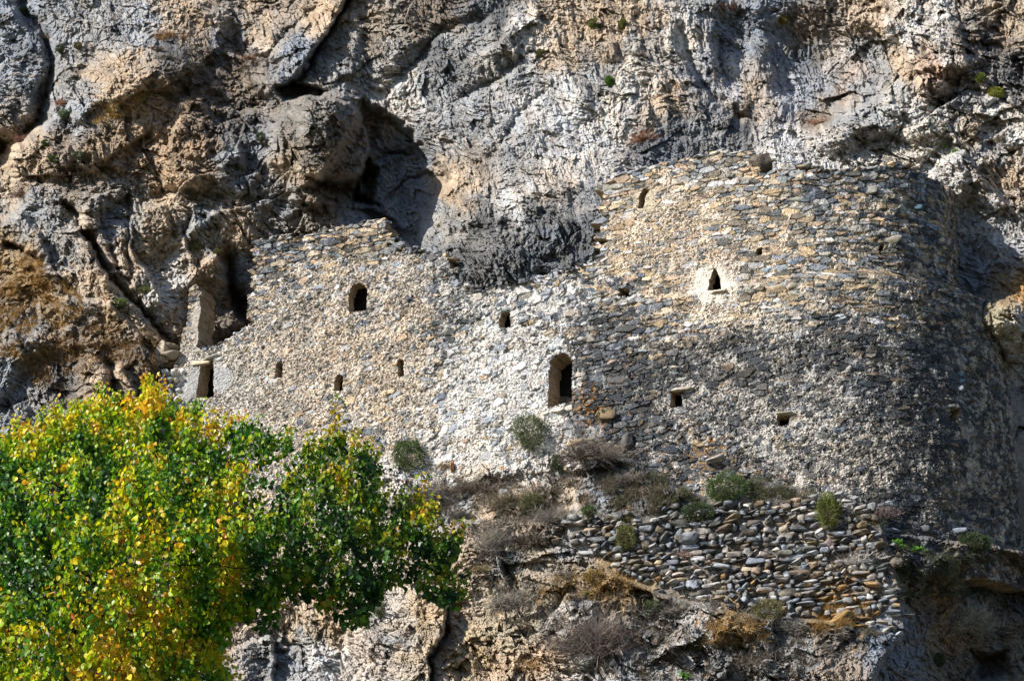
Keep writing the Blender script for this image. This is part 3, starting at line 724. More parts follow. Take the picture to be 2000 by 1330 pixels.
# ------------------------------------------------------------------ MASONRY
# x, y, mortar cover, dark lichen, tan, white, coursing, orange lichen
MAS = [(340, 700, .75, .10, .3, .3, .2, 0), (400, 740, .8, .1, .2, .3, .2, 0), (385, 600, .4, .3, .5, .3, .8, .1), (520, 490, .05, .45, .7, .1, .9, 0), (640, 470, .05, .4, .8, .1, .9, 0), (740, 460, .05, .3, .8, .3, .9, 0), (640, 520, .45, .2, .6, .4, .3, 0),
       (560, 600, .6, .25, .5, .3, .1, 0), (700, 590, .6, .25, .5, .4, .1, 0), (620, 700, .65, .15, .6, .3, .1, 0), (600, 800, .6, .12, .6, .4, .1, 0), (780, 640, .6, .15, .8, .3, .1, 0), (820, 540, .6, .25, .4, .6, .1, 0), (800, 780, .5, .1, .7, .5, .1, 0), (440, 760, .8, .1, .2, .3, .1, 0), (480, 680, .6, .2, .4, .4, .1, 0),
       (700, 850, .3, .1, .6, .6, .2, 0), (870, 580, .5, .3, .2, .7, .1, 0), (900, 700, .45, .05, .05, 1.4, .1, 0), (960, 800, .45, .02, .05, 1.6, .1, 0), (1050, 700, .4, .06, .05, 1.4, .1, 0), (890, 800, .45, .02, .1, 1.5, .1, 0), (1050, 780, .5, .02, .1, 1.5, .1, 0), (1000, 620, .3, .3, .1, .8, .3, 0), (1100, 580, .25, .4, .1, .7, .4, .1), (1050, 840, .4, .15, .2, .9, .1, 0), (850, 870, .4, .1, .6, .7, .1, 0), (930, 870, .45, .1, .35, .9, .1, 0),
       (1220, 360, .15, .2, .6, .3, .9, .05), (1380, 330, .1, .25, .6, .4, 1, 0), (1250, 450, .6, .05, 1., .3, .8, 0), (1330, 420, .6, .05, 1., .3, .8, 0), (1350, 500, .5, .05, 1, .3, .8, 0), (1480, 400, .3, .15, .8, .2, .9, 0), (1390, 560, .75, .02, .8, 1., .7, 0), (1430, 600, .5, .1, 1., .3, .9, 0), (1200, 560, .2, .4, .5, .3, .9, .25), (1300, 600, .35, .25, .9, .2, .9, .05), (1180, 640, .1, .7, .4, .2, 1, .25),
       (1280, 650, .2, .4, .7, .3, 1, .3), (1550, 560, .25, .2, .8, .2, 1, 0), (1640, 450, .2, .35, .6, .2, 1, 0), (1760, 400, .15, .45, .4, .2, 1, .0), (1740, 330, .02, .5, .6, .1, 1, 0), (1600, 350, .05, .5, .6, .1, 1, 0), (1800, 520, .15, .5, .5, .1, 1, .05), (1700, 590, .2, .4, .7, .1, 1, .03), (1850, 450, .15, .5, .5, .1, 1, .1), (1500, 480, .3, .2, .8, .2, .9, 0),
       (1180, 740, .1, .9, .1, .2, .7, .25), (1160, 790, .1, .8, .2, .2, .8, .95), (1250, 720, .25, .85, .1, .3, .4, .3), (1330, 720, .4, .8, .1, .6, .3, .15), (1320, 780, .55, .4, .3, .8, .5, 0), (1450, 680, .4, .75, .2, .5, .3, 0), (1400, 800, .5, .55, .2, .8, .3, .05), (1550, 700, .45, .65, .2, .8, .3, 0), (1650, 660, .35, .7, .2, .4, .5, 0), (1500, 850, .55, .4, .3, .9, .2, .05), (1600, 820, .55, .5, .3, .8, .2, 0),
       (1700, 760, .4, .7, .2, .6, .6, 0), (1800, 740, .35, .75, .2, .5, .8, 0), (1800, 850, .4, .75, .4, .3, .6, 0), (1700, 900, .55, .55, .6, .5, .3, 0), (1600, 920, .5, .45, .4, .7, .3, .05), (1380, 880, .2, .5, .4, .5, .6, .75), (1300, 860, .3, .6, .3, .6, .4, .3), (1450, 930, .3, .6, .3, .5, .5, .4), (1240, 830, .1, .8, .1, .3, .7, .3),
       (1850, 950, .5, .6, .8, .1, .5, 0), (1950, 900, .6, .6, .7, .1, .6, .0), (1950, 700, .6, .6, .6, .1, .8, .0), (1900, 1020, .4, .5, .7, .2, .7, 0), (1740, 1010, .2, .8, .1, .5, .9, .05), (1200, 480, .4, .1, .9, .3, .8, .05)]
def regrade(m):
    x, y, mo, dk, tn, wh, cr, og = m
    if x < 845:
        return (x, y, mo, dk + .14, tn * 1.15, wh * .6, cr, og)
    if x > 1125 and y > 645:
        return (x, y, mo * .95, min(dk + .26, 1.05), tn * 1.15, wh * .6, cr + .06, og)
    if x > 1150:
        return (x, y, mo * 1.0, dk + .04, tn * 1.35, wh * .7, cr, og)
    return m
MAS = [regrade(m) for m in MAS] + [(876, 530, .2, .75, .2, .4, .1, 0), (872, 580, .2, .7, .2, .4, .1, 0), (866, 640, .2, .65, .2, .5, .1, 0), (856, 700, .25, .5, .2, .5, .1, 0), (820, 700, .6, .3, 1., .1, .1, 0), (820, 600, .6, .35, 1., .1, .1, 0), (760, 760, .6, .28, 1., .1, .1, 0), (640, 660, .6, .3, 1., .15, .1, 0)]
TAN = np.array([(.52, .39, .24), (.43, .32, .20), (.38, .30, .20), (.33, .31, .26), (.54, .45, .33), (.25, .21, .16), (.36, .35, .33), (.46, .34, .24)])
WHT = np.array([(.60, .57, .53), (.50, .49, .47), (.64, .60, .55), (.42, .42, .42), (.54, .49, .43), (.37, .39, .42), (.56, .54, .53), (.46, .40, .34)])
GRY = np.array([(.19, .20, .205), (.13, .14, .155), (.25, .26, .265), (.22, .19, .155), (.15, .17, .20), (.29, .31, .34), (.12, .115, .10), (.19, .205, .20)])

def pick(pal, r):
    return pal[np.minimum((r * len(pal)).astype(int), len(pal) - 1)]

def masonry(name, plan, ulen, z0, z1, outline, openings, seed, parent, thick=1.1, proud=0.0, step=0.021, lab=None):
    us = np.arange(0, ulen, step); zs = np.arange(z0, z1, step)
    UU, ZZ = np.meshgrid(us, zs)
    X, Y = plan(UU, ZZ)
    X2, Y2 = plan(UU + 0.05, ZZ)
    tx, ty = X2 - X, Y2 - Y
    n = np.hypot(tx, ty) + 1e-9
    NX, NY = ty / n, -tx / n         # outwards, towards the viewer
    P = np.stack([X, Y, ZZ], -1)
    px, py = project(P)
    cxs = np.arange(200, 2320, 10.0); cys = np.arange(250, 1150, 10.0)
    cX, cY = np.meshgrid(cxs, cys)
    mf = field(MAS, cX, cY, 4.0, 24)
    wpx = px + 15 * fbm(UU * 0.9, ZZ * 0.9, 4, seed + 900); wpy = py + 12 * fbm(UU * 0.9, ZZ * 0.9, 4, seed + 901)
    ii = np.clip((wpx - 200) / 10, 0, len(cxs) - 1).astype(int); jj = np.clip((wpy - 250) / 10, 0, len(cys) - 1).astype(int)
    M = mf[jj, ii]
    mort, dark, tan, wht, crs, org = [M[..., k] for k in range(6)]
    # two bonds: flat slabs in courses, and rubble
    wu_ = UU + 0.05 * fbm(UU * 2.5, ZZ * 2.5, 3, seed + 1); wz_ = ZZ + 0.045 * fbm(UU * 1.2, ZZ * 1.2, 4, seed + 2)
    a = voronoi(wu_ / 0.36, wz_ / 0.135, seed + 3, 0.75, 0.45, True)
    wr = UU + 0.07 * fbm(UU * 3.5, ZZ * 3.5, 3, seed + 4); wz2 = ZZ + 0.07 * fbm(UU * 3.5, ZZ * 3.5, 3, seed + 5)
    ca, sa = math.cos(-0.12), math.sin(-0.12)
    xr, yr = wr * ca - wz2 * sa, wr * sa + wz2 * ca
    def nested(big, small, sd, share):
        sel = h01(big[2], big[3], sd) < share
        out = [np.where(sel, big[k], small[k]) for k in range(6)]
        out[2] = np.where(sel, big[2] + 14000, small[2])
        return out, sel
    a1 = voronoi(wu_ / 0.36, wz_ / 0.14, seed + 3, 0.9, 0.6, True)
    a2 = voronoi(wu_ / 0.62, wz_ / 0.21, seed + 13, 0.85, 0.6, True)
    a, sa_ = nested(a2, a1, seed + 14, 0.40)
    b1 = voronoi(xr / 0.23, yr / 0.15, seed + 6, 0.98, 0.95)
    b2 = voronoi(xr / 0.46, yr / 0.27, seed + 16, 0.98, 0.95)
    b, sb_ = nested(b2, b1, seed + 17, 0.46)
    selm = crs + 0.35 * fbm(UU * 0.8, ZZ * 0.8, 4, seed + 7) > 0.52
    sx_ = np.where(selm, np.where(sa_, .62, .36), np.where(sb_, .46, .23)); sz_ = np.where(selm, np.where(sa_, .21, .14), np.where(sb_, .27, .15))
    F1, F2, ci, cj, lx, ly = [np.where(selm, a[k], b[k]) for k in range(6)]
    ci = ci + np.where(selm, 0, 5000)
    r = [h01(ci, cj, seed + 20 + k) for k in range(8)]
    e = F2 - F1
    edge = sm(e, 0.01, np.where(selm, 0.12, 0.22))
    prot = 0.035 + 0.065 * r[0] ** 1.5
    hs = edge * prot * (0.75 + 0.25 * edge) + edge * ((r[1] - .5) * lx + (r[2] - .5) * ly) * np.where(selm, .10, .15)
    hs = hs + 0.018 * fbm(UU * 9, ZZ * 9, 3, seed + 8) * edge
    miss = r[3] < 0.02 + 0.02 * dark
    hs = np.where(miss, -0.10 * edge, hs)
    mf1, mf2, mci, mcj, mlx, mly = voronoi((UU + .03 * fbm(UU * 8, ZZ * 8, 2, seed + 33)) / .085, (ZZ + .03 * fbm(UU * 8, ZZ * 8, 2, seed + 34)) / .06, seed + 35, .95, .95)
    rub = (h01(mci, mcj, seed + 36) - .5) * 0.05 + ((h01(mci, mcj, seed + 37) - .5) * mlx + (h01(mci, mcj, seed + 38) - .5) * mly) * .10
    lev = -0.028 + 0.115 * np.clip(mort * 1.2 + 0.05 + 0.75 * fbm(UU * 1.6, ZZ * 1.6, 5, seed + 9, .65), 0, 1) + 0.075 * fbm(UU * 5, ZZ * 5, 4, seed + 10, .7) + rub * (.6 + .9 * mort) * (1 - .45 * sm(fbm(UU * .9, ZZ * .9, 3, seed + 67), 0, .3))
    smear = sm(fbm(UU * 1.5 + 3, ZZ * 1.1, 5, seed + 66, .65) + .12 * (mort - .5), .10, .30)
    lev = lev + .035 * smear
    is_m = lev > hs
    # a smooth joint between mortar and stone
    h = np.maximum(hs, lev) + 0.012 * fbm(UU * 22, ZZ * 22, 2, seed + 12)
    h = h + 0.10 * fbm(UU * 0.6, ZZ * 0.6, 3, seed + 11) + proud
    # colours
    q = h01(ci, cj, seed + 40)
    tt = np.clip(tan, 0, 1); ww = np.clip(wht, 0, 1)
    tot = tt + ww * 1.3 + 0.22 + 0.7 * dark
    ct = (q * tot)
    col = np.where((ct < tt)[..., None], pick(TAN, r[4]), np.where((ct < tt + ww * 1.3)[..., None], pick(WHT, r[4]), pick(GRY, r[4])))
    col = col * (0.75 + 0.5 * r[5])[..., None]
    mc_w = np.array([.67, .645, .60]); mc_t = np.array([.53, .41, .28]); mc_g = np.array([.32, .31, .29])
    mcol = (mc_t * tt[..., None] + mc_w * ww[..., None] + mc_g * (0.3 + 0.7 * dark)[..., None]) / (tt + ww + 0.3 + 0.7 * dark)[..., None]
    deep = (h < lev - 0.0)  # never true; kept simple
    bare = sm(lev, -0.05, 0.0)[..., None]
    mcol = mcol * (0.62 + 0.5 * bare) * (.8 + .4 * h01(mci, mcj, seed + 39))[..., None]
    col = np.where(is_m[..., None], mcol, col)
    col = col * (1 + 0.30 * fbm(UU * 6, ZZ * 6, 4, seed + 50, .65))[..., None]
    # dark lichen crust
    dl = fbm(UU * 3.6, ZZ * 3.6, 5, seed + 60, .72) * 1.15 + 0.30 * (r[6] - .5) + 0.2 * fbm(UU * .7, ZZ * .7, 3, seed + 61) + np.where(is_m, -.16, .12) * np.clip(dark * 1.6, 0, 1)
    th = lerp(0.46, -0.32, np.clip(dark, 0, 1))
    dk = (sm(dl, th, th + 0.12) * (1 - .6 * smear))[..., None]
    col = lerp(col, col * 0.16 + np.array([.018, .021, .026]), dk * 0.9)
    shade_ = fbm(UU * 1.2, ZZ * 1.2, 4, seed + 64, .6)
    col = col * (1 + (.45 * shade_ + .22 * smear - .30 * np.clip(dark - .3, 0, 1)))[..., None]
    og = sm(fbm(UU * 4.5, ZZ * 4.5, 4, seed + 70, .7) + 0.35 * (r[7] - .5), 0.50 - 0.5 * org, 0.60 - 0.5 * org) * (org > 0.02)
    col = lerp(col, np.array([.34, .18, .055]) * (0.6 + 0.7 * r[5])[..., None], og[..., None] * 0.75)
    # smooth lime plaster round the pointed window
    for (cx, cy, rx, ry, cpl) in ((1396, 558, 50, 42, (.72, .65, .54)), (1262, 392, 26, 26, (.52, .44, .31)), (385, 745, 26, 36, (.34, .335, .32)), (432, 740, 30, 34, (.38, .38, .37)), (388, 640, 12, 60, (.40, .36, .30)), (360, 760, 22, 40, (.38, .37, .35))):
        dd = np.sqrt(((px - cx) / rx) ** 2 + ((py - cy) / ry) ** 2) + 0.5 * fbm(UU * 2.5, ZZ * 2.5, 4, seed + 80)
        kk = 1 - sm(dd, 0.55, 1.1)
        h = lerp(h, np.maximum(0.05, h * 0.35 + 0.035) + proud, kk); col = lerp(col, np.array(cpl) * (1 + .25 * fbm(UU * 5, ZZ * 5, 4, seed + 81))[..., None], (kk * 0.9)[..., None])
    P[..., 0] += NX * h; P[..., 1] += NY * h
    P[..., 2] += 0.012 * fbm(UU * 20, ZZ * 20, 2, seed + 90)
    # keep: whole stones by their centres along the outline, exact edges at openings
    cu_ = UU - lx * sx_; cz_ = ZZ - ly * sz_
    cx_, cy_ = plan(cu_, cz_)
    qx, qy = project(np.stack([cx_, cy_, cz_], -1))
    ex_ = (px < 484); qx = np.where(ex_, px + 2.5 * fbm(UU * 4, ZZ * 4, 3, seed + 97), qx); qy = np.where(ex_, py + 2.5 * fbm(UU * 4, ZZ * 4, 3, seed + 98), qy)
    keep = inpoly(qx, qy, outline)
    ox = px + 2.0 * fbm(UU * 5, ZZ * 5, 3, seed + 95); oy = py + 2.0 * fbm(UU * 5, ZZ * 5, 3, seed + 96)
    near = np.full(px.shape, -1)
    for k, (nm, poly, lb) in enumerate(openings):
        ins = inpoly(ox, oy, poly)
        keep &= ~ins
        xs = [p[0] for p in poly]; ys = [p[1] for p in poly]
        near[(px > min(xs) - 6) & (px < max(xs) + 6) & (py > min(ys) - 6) & (py < max(ys) + 6)] = k
    col = np.clip(col, 0.012, .8)
    f = grid_faces(len(zs), len(us), keep)[:, ::-1]
    flat = P.reshape(-1, 3); cflat = col.reshape(-1, 3); nflat = near.reshape(-1)
    Nf = np.stack([NX, NY, 0 * NX], -1).reshape(-1, 3)
    # boundary edges
    E = np.concatenate([f[:, [0, 1]], f[:, [1, 2]], f[:, [2, 3]], f[:, [3, 0]]])
    key = np.minimum(E[:, 0], E[:, 1]).astype(np.int64) * (len(flat) + 1) + np.maximum(E[:, 0], E[:, 1])
    uq, first, cnt = np.unique(key, return_index=True, return_counts=True)
    B = E[first[cnt == 1]]
    grp = nflat[B[:, 0]]

    def extrude(Bs, depth, tint=1.0, nseg=10):
        vs = np.unique(Bs); remap = np.full(len(flat), -1); remap[vs] = np.arange(len(vs))
        p0 = flat[vs]; nn = Nf[vs]; c0 = cflat[vs]
        layers = []; cl = []
        for s in range(nseg + 1):
            t = s / nseg
            j = (np.stack([fbm(p0[:, 0] * 4 + p0[:, 1] * 4, p0[:, 2] * 4 + t * 7 * depth, 3, 300 + k) for k in range(3)], -1)) * (0.05 if s else 0)
            layers.append(p0 - nn * depth * t + j)
            pn = fbm(p0[:, 0] * 3 + t * 5, p0[:, 2] * 6 + t * 3, 3, 333)
            cl.append(lerp(c0, np.array([.36, .27, .165]) * (1 + .8 * pn)[:, None], 0.0 if s == 0 else 0.8) * tint)
        co = np.concatenate(layers); cc_ = np.concatenate(cl)
        m = len(vs); b0 = remap[Bs[:, 0]]; b1 = remap[Bs[:, 1]]
        fs = np.concatenate([np.stack([b1 + s * m, b0 + s * m, b0 + (s + 1) * m, b1 + (s + 1) * m], -1) for s in range(nseg)])
        return co, fs, np.clip(cc_, .01, .8)

    co, ff, cf = compact(flat, f, cflat)
    ec, ef, ecol = extrude(B[grp < 0], thick)
    co2 = np.concatenate([co, ec]); col2 = np.concatenate([cf, ecol])
    wall = link_mesh('wall', co2, [ff, ef + len(co)], MAT_WALL, col2, parent=parent)
    for k, (nm, poly, lb) in enumerate(openings):
        Bk = B[grp == k]
        if len(Bk) == 0:
            continue
        xs_ = np.ptp(project(flat[Bk[:, 0]])[1]); dk_ = thick if xs_ > 85 else (.8 if nm == 'doorway' else .5)
        ec, ef, ecol = extrude(Bk, dk_)
        cen = ec.mean(0)
        last = ec[-(len(ec) // 11):]
        nn = Nf[Bk[0, 0]]
        c = last.mean(0)
        # added near-black sheet behind the opening; its colour stands in for shade
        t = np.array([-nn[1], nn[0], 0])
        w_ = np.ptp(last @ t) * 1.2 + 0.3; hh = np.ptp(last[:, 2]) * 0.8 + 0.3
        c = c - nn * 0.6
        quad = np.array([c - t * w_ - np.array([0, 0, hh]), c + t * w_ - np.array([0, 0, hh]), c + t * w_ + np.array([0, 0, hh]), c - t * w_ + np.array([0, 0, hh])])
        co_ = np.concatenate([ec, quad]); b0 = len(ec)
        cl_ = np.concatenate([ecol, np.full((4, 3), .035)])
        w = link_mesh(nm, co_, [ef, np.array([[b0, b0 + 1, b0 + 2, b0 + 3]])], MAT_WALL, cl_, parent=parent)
        w['label'] = lb
    return P, px, py

# --- loose stones
def ico():
    me = bpy.data.meshes.new('tmp_ico')
    import bmesh
    bm = bmesh.new(); bmesh.ops.create_icosphere(bm, subdivisions=3, radius=1.0); bm.to_mesh(me); bm.free()
    v = np.array([p.co[:] for p in me.vertices]); fc = np.array([p.vertices[:] for p in me.polygons])
    bpy.data.meshes.remove(me)
    return v, fc
ICO_V, ICO_F = ico()
rng = np.random.default_rng(7)

def stone_shape(power, rough, r):
    v = ICO_V.copy()
    v = np.sign(v) * np.abs(v) ** (power * .85)
    v /= np.abs(v).max(0)
    for _ in range(11):               # chop by a few planes for flat faces
        n = r.normal(size=3); n /= np.linalg.norm(n)
        dlim = r.uniform(0.52, 0.92)
        d = v @ n
        v -= np.outer(np.maximum(d - dlim, 0), n)
    o = r.uniform(0, 50)
    v *= (1 + rough * fbm(v[:, 0] * 1.7 + o, v[:, 1] * 1.7 + v[:, 2] * 1.3, 4, 400))[:, None]
    return v
SHAPES = [stone_shape(rng.uniform(.6, .9), .12, rng) for _ in range(14)]
SLABS = [stone_shape(rng.uniform(.4, .6), .10, rng) for _ in range(14)]

class Stones:
    def __init__(self): self.v = []; self.f = []; self.c = []; self.n = 0
    def add(self, pos, size, rz, col, slab=False, tilt=0.12, orange=0.0, dark=0.0):
        v = (SLABS if slab else SHAPES)[rng.integers(14)] * (np.array(size) / 2)
        a, b = rng.normal(0, tilt, 2)
        R = Matrix.Rotation(rz, 3, 'Z') @ Matrix.Rotation(a, 3, 'Y') @ Matrix.Rotation(b, 3, 'X')
        v = v @ np.array(R).T + np.array(pos)
        n1 = fbm(v[:, 0] * 7 + v[:, 1] * 5, v[:, 2] * 7, 3, 410)
        c = np.array(col)[None] * (1 + .5 * n1)[:, None]
        if orange > 0:
            k = sm(n1 + fbm(v[:, 0] * 3, v[:, 2] * 3 + v[:, 1], 3, 412), .3 - .7 * orange, .42 - .7 * orange)[:, None]
            c = lerp(c, np.array([[.30, .165, .05]]) * (1 + .5 * n1)[:, None], k * .9)
        if dark > 0:
            k = sm(-n1 + fbm(v[:, 0] * 4, v[:, 2] * 4 + v[:, 1] * 2, 3, 413), .35 - .6 * dark, .5 - .6 * dark)[:, None]
            c = lerp(c, c * .2 + .01, k * .9)
        self.v.append(v); self.f.append(ICO_F + self.n); self.c.append(np.clip(c, .012, .8)); self.n += len(v)
    def build(self, name, parent=None, **kw):
        return link_mesh(name, np.concatenate(self.v), np.concatenate(self.f), MAT_COBBLE, np.concatenate(self.c), smooth=True, parent=parent, **kw)

def wall_pt(px, py, out=0.0):
    Y = float(wall_y(np.array([float(px)]), np.array([float(py)]))[0]) - out
    return at(float(px), float(py), Y)

def rim(name, line, parent, w=(.22, .5), hgt=(.08, .17), pal=(TAN, GRY), rows=1, back=0.6, dark=.3):
    st = Stones()
    for k in range(len(line) - 1):
        (x0, y0), (x1, y1) = line[k], line[k + 1]
        L = math.hypot(x1 - x0, y1 - y0) / 55.0
        for dep in np.arange(0.0, back, 0.28):
            s = 0.0
            while s < L:
                ww = rng.uniform(*w); hh = rng.uniform(*hgt)
                t = min(1, (s + ww / 2) / max(L, 1e-3))
                x = lerp(x0, x1, t); y = lerp(y0, y1, t) - hh * 18 + rng.normal(0, 1.5)
                p = wall_pt(x, y, -dep + 0.02)
                pl = pal[rng.integers(len(pal))]
                st.add(p, (ww, rng.uniform(.22, .4), hh), math.atan2(-0.4, 1) + rng.normal(0, .25), pl[rng.integers(8)] * rng.uniform(.7, 1.2), True, .10, dark=dark)
                s += ww * rng.uniform(.85, 1.15)
    return st.build(name, parent)

# ---- the ruined house on the left
p_ = wall_pt(620, 860)
house = empty('ruined_house', p_, 'ruined rubble house at the left with a round-headed window and stepped gable top', 'ruin')
masonry('wall', plan_left, 12.6, 26.5, 41.8, OUT_LEFT, OPEN_LEFT, 1000, house, thick=1.15, proud=.06)
rim('coping_stones', [(506, 474), (560, 473), (600, 466), (640, 457), (700, 442), (735, 436), (754, 438)], house, pal=(TAN, GRY, WHT))
rim('coping_stones', [(758, 472), (775, 474), (790, 489), (850, 501), (884, 509)], house, pal=(WHT, TAN, GRY))
rim('broken_edge', [(392, 688), (405, 686), (440, 674), (470, 653), (480, 646)], house, w=(.12, .3), hgt=(.1, .18), pal=(WHT, GRY))
st = Stones(); p = wall_pt(392, 710, .08); st.add(p, (.95, .35, .22), math.atan2(-.4, 1), (.52, .42, .28), True, .02)
lt = st.build('lintel', house)
st = Stones(); p = wall_pt(415, 699, .10); st.add(p, (.75, .4, .16), math.atan2(-.4, 1), (.50, .49, .46), True, .02); p = wall_pt(428, 704, .08); st.add(p, (.5, .3, .24), math.atan2(-.4, 1), (.42, .41, .38), True, .02)
st.build('lintel', house)
st = Stones()
for dx in (-16, -2, 12): st.add(wall_pt(701 + dx, 617 - dx * .2, .02), (.32, .4, .13), -.4, WHT[rng.integers(8)] * .8, True, .08)
st.build('window_sill', house)

# ---- low broken wall left of the house
# (a stub in the same rubble with a heavy timber-like slab over a hollow)
def stub_stones():
    st = Stones()
    for row in range(10):
        x = 312.0
        while x < 352:
            w_ = rng.uniform(.22, .42)
            y = 800 - row * 8
            st.add(at(x + w_ * 27, y + rng.normal(0, 1.5), 85.9 + rng.normal(0, .05)), (w_, .5, .2), -.3 + rng.normal(0, .2), WHT[rng.integers(8)] * rng.uniform(.7, 1.1), False, .2, dark=.2)
            x += w_ * 50
    return st
low = empty('broken_wall', at(330, 800, 86.0), 'low stub of white rubble left of the ruined house, under a heavy stone slab', 'wall')
stub_stones().build('rubble', low)
st = Stones(); st.add(at(331, 694, 85.9), (.95, .8, .34), -.3, (.27, .23, .17), True, .05)
st.add(at(334, 680, 86.2), (.9, .8, .3), -.3, (.25, .2, .13), True, .12); st.build('slab', low)
st = Stones(); st.add(at(316, 690, 86.0), (.5, .6, 1.0), -.3, (.40, .33, .24), False, .1); st.add(at(334, 712, 86.3), (.9, .4, .35), -.3, (.22, .16, .1), True, .1); st.build('side_stone', low)

# ---- the pale wall with the tall doorway
p_ = wall_pt(1000, 890)
mid = empty('rubble_wall', p_, 'whitish rubble wall with a tall broken doorway between the house and the round tower', 'wall')
masonry('wall', plan_mid, 8.0, 26.0, 38.8, OUT_MID, OPEN_MID, 2000, mid, thick=1.1, proud=.05)
rim('coping_stones', [(896, 556), (915, 568), (940, 574), (985, 564), (1060, 547), (1130, 527), (1172, 505)], mid, w=(.15, .36), hgt=(.1, .2), pal=(WHT, GRY))
st = Stones()
for (x, y, w_) in ((1092, 806, .6), (1062, 812, .45), (1112, 800, .5)): st.add(wall_pt(x, y, .05), (w_, .5, .22), -.4, (.5, .45, .37), True, .08)
st.build('door_sill', mid)
st = Stones(); st.add(wall_pt(989, 606, .04), (.55, .35, .12), -.4, (.28, .33, .33), True, .03); st.build('lintel', mid)

# ---- the round tower on the right
p_ = wall_pt(1550, 980)
tower = empty('round_tower', p_, 'large round-cornered tower of coursed tan and grey stone with a lichen-dark base', 'tower')
masonry('wall', plan_tower, TOWER_LEN - 0.1, 20.5, 41.2, OUT_TOW, OPEN_TOW, 3000, tower, thick=.9, proud=.07)
rim('coping_stones', [(1186, 372), (1200, 349), (1262, 335), (1300, 324), (1360, 315), (1400, 304), (1440, 301), (1470, 302)], tower, pal=(TAN, WHT, GRY))
rim('coping_stones', [(1504, 345), (1530, 330), (1560, 327), (1600, 339)], tower, w=(.25, .55), hgt=(.1, .2), pal=(TAN, GRY, GRY), dark=.6)
rim('coping_stones', [(1600, 339), (1640, 342), (1680, 341), (1700, 334), (1740, 327), (1770, 331)], tower, w=(.25, .55), hgt=(.1, .2), pal=(TAN, GRY, GRY), dark=.6)
rim('coping_stones', [(1770, 331), (1800, 346)], tower, w=(.25, .55), hgt=(.1, .2), pal=(TAN, GRY, GRY), dark=.6)
for (x, y, w_, hh, c) in ((1330, 762, .85, .13, (.42, .36, .28)), (1530, 808, .75, .16, (.30, .28, .20)), (1862, 796, .7, .18, (.17, .16, .14)), (1400, 573, .8, .07, (.30, .24, .16))):
    st = Stones(); st.add(wall_pt(x, y, .14), (w_, .4, hh), -.25, c, True, .03); st.build('lintel' if y > 600 else 'window_sill', tower)
# big lighter and coloured stones that stand out of the face
st = Stones()
for (x, y, w_, hh, c, sl) in ((1333, 650, .6, .3, (.42, .32, .27), True), (1160, 667, .55, .22, (.30, .28, .20), True), (1197, 709, .5, .16, (.42, .33, .28), False), (1256, 687, .5, .16, (.33, .38, .38), False), (1318, 718, .55, .16, (.50, .44, .34), False), (1322, 731, .4, .2, (.16, .21, .22), False), (1335, 742, .6, .2, (.27, .29, .24), True),
                              (1640, 623, .55, .26, (.40, .42, .44), False), (1668, 619, .35, .25, (.42, .43, .45), False), (1745, 627, .45, .14, (.42, .43, .44), False), (1695, 713, .75, .26, (.2, .18, .15), True), (1570, 858, .65, .24, (.50, .49, .47), False), (1398, 897, .7, .28, (.50, .48, .44), False), (1520, 372, .45, .2, (.26, .28, .27), True),
                              (1790, 408, .5, .22, (.07, .13, .17), True), (1830, 513, .6, .16, (.15, .17, .19), True), (1875, 745, .45, .28, (.16, .22, .27), False), (1900, 748, .35, .3, (.3, .27, .24), False), (1870, 762, .5, .22, (.28, .31, .33), True), (1545, 515, .4, .25, (.2, .26, .34), False), (1498, 528, .4, .22, (.24, .29, .33), True), (1553, 560, .5, .3, (.36, .31, .23), True), (1510, 562, .8, .24, (.45, .36, .24), True), (1680, 563, .9, .2, (.40, .29, .18), True), (1732, 1036, 1.2, .26, (.22, .24, .27), True), (1800, 1036, .6, .3, (.12, .12, .13), True), (1858, 1040, 1.1, .24, (.24, .27, .31), True), (1295, 640, .5, .22, (.16, .15, .13), True),
                              (1735, 470, 1.1, .4, (.24, .21, .16), True), (1620, 430, .7, .3, (.27, .25, .2), True), (1560, 390, .9, .28, (.29, .28, .23), True), (1700, 375, .6, .35, (.22, .21, .18), True), (1290, 395, .35, .35, (.4, .33, .22), True)):
    st = Stones(); st.add(wall_pt(x, y, .04), (w_, .3, hh), -.3, c, sl, .05); st.build('facing_stone', tower)
# the rock that juts out at the broken top
tag(link_mesh.__call__('jutting_rock', SLABS[3] * np.array([.42, .5, .40]) @ np.array(Matrix.Rotation(.35, 3, 'Y')) + wall_pt(1484, 320, -.1), ICO_F, MAT_CLIFF, np.tile(np.array([.20, .165, .12]), (len(ICO_V), 1)), label='dark rock wedged in the broken top edge of the round tower', cat='rock'))

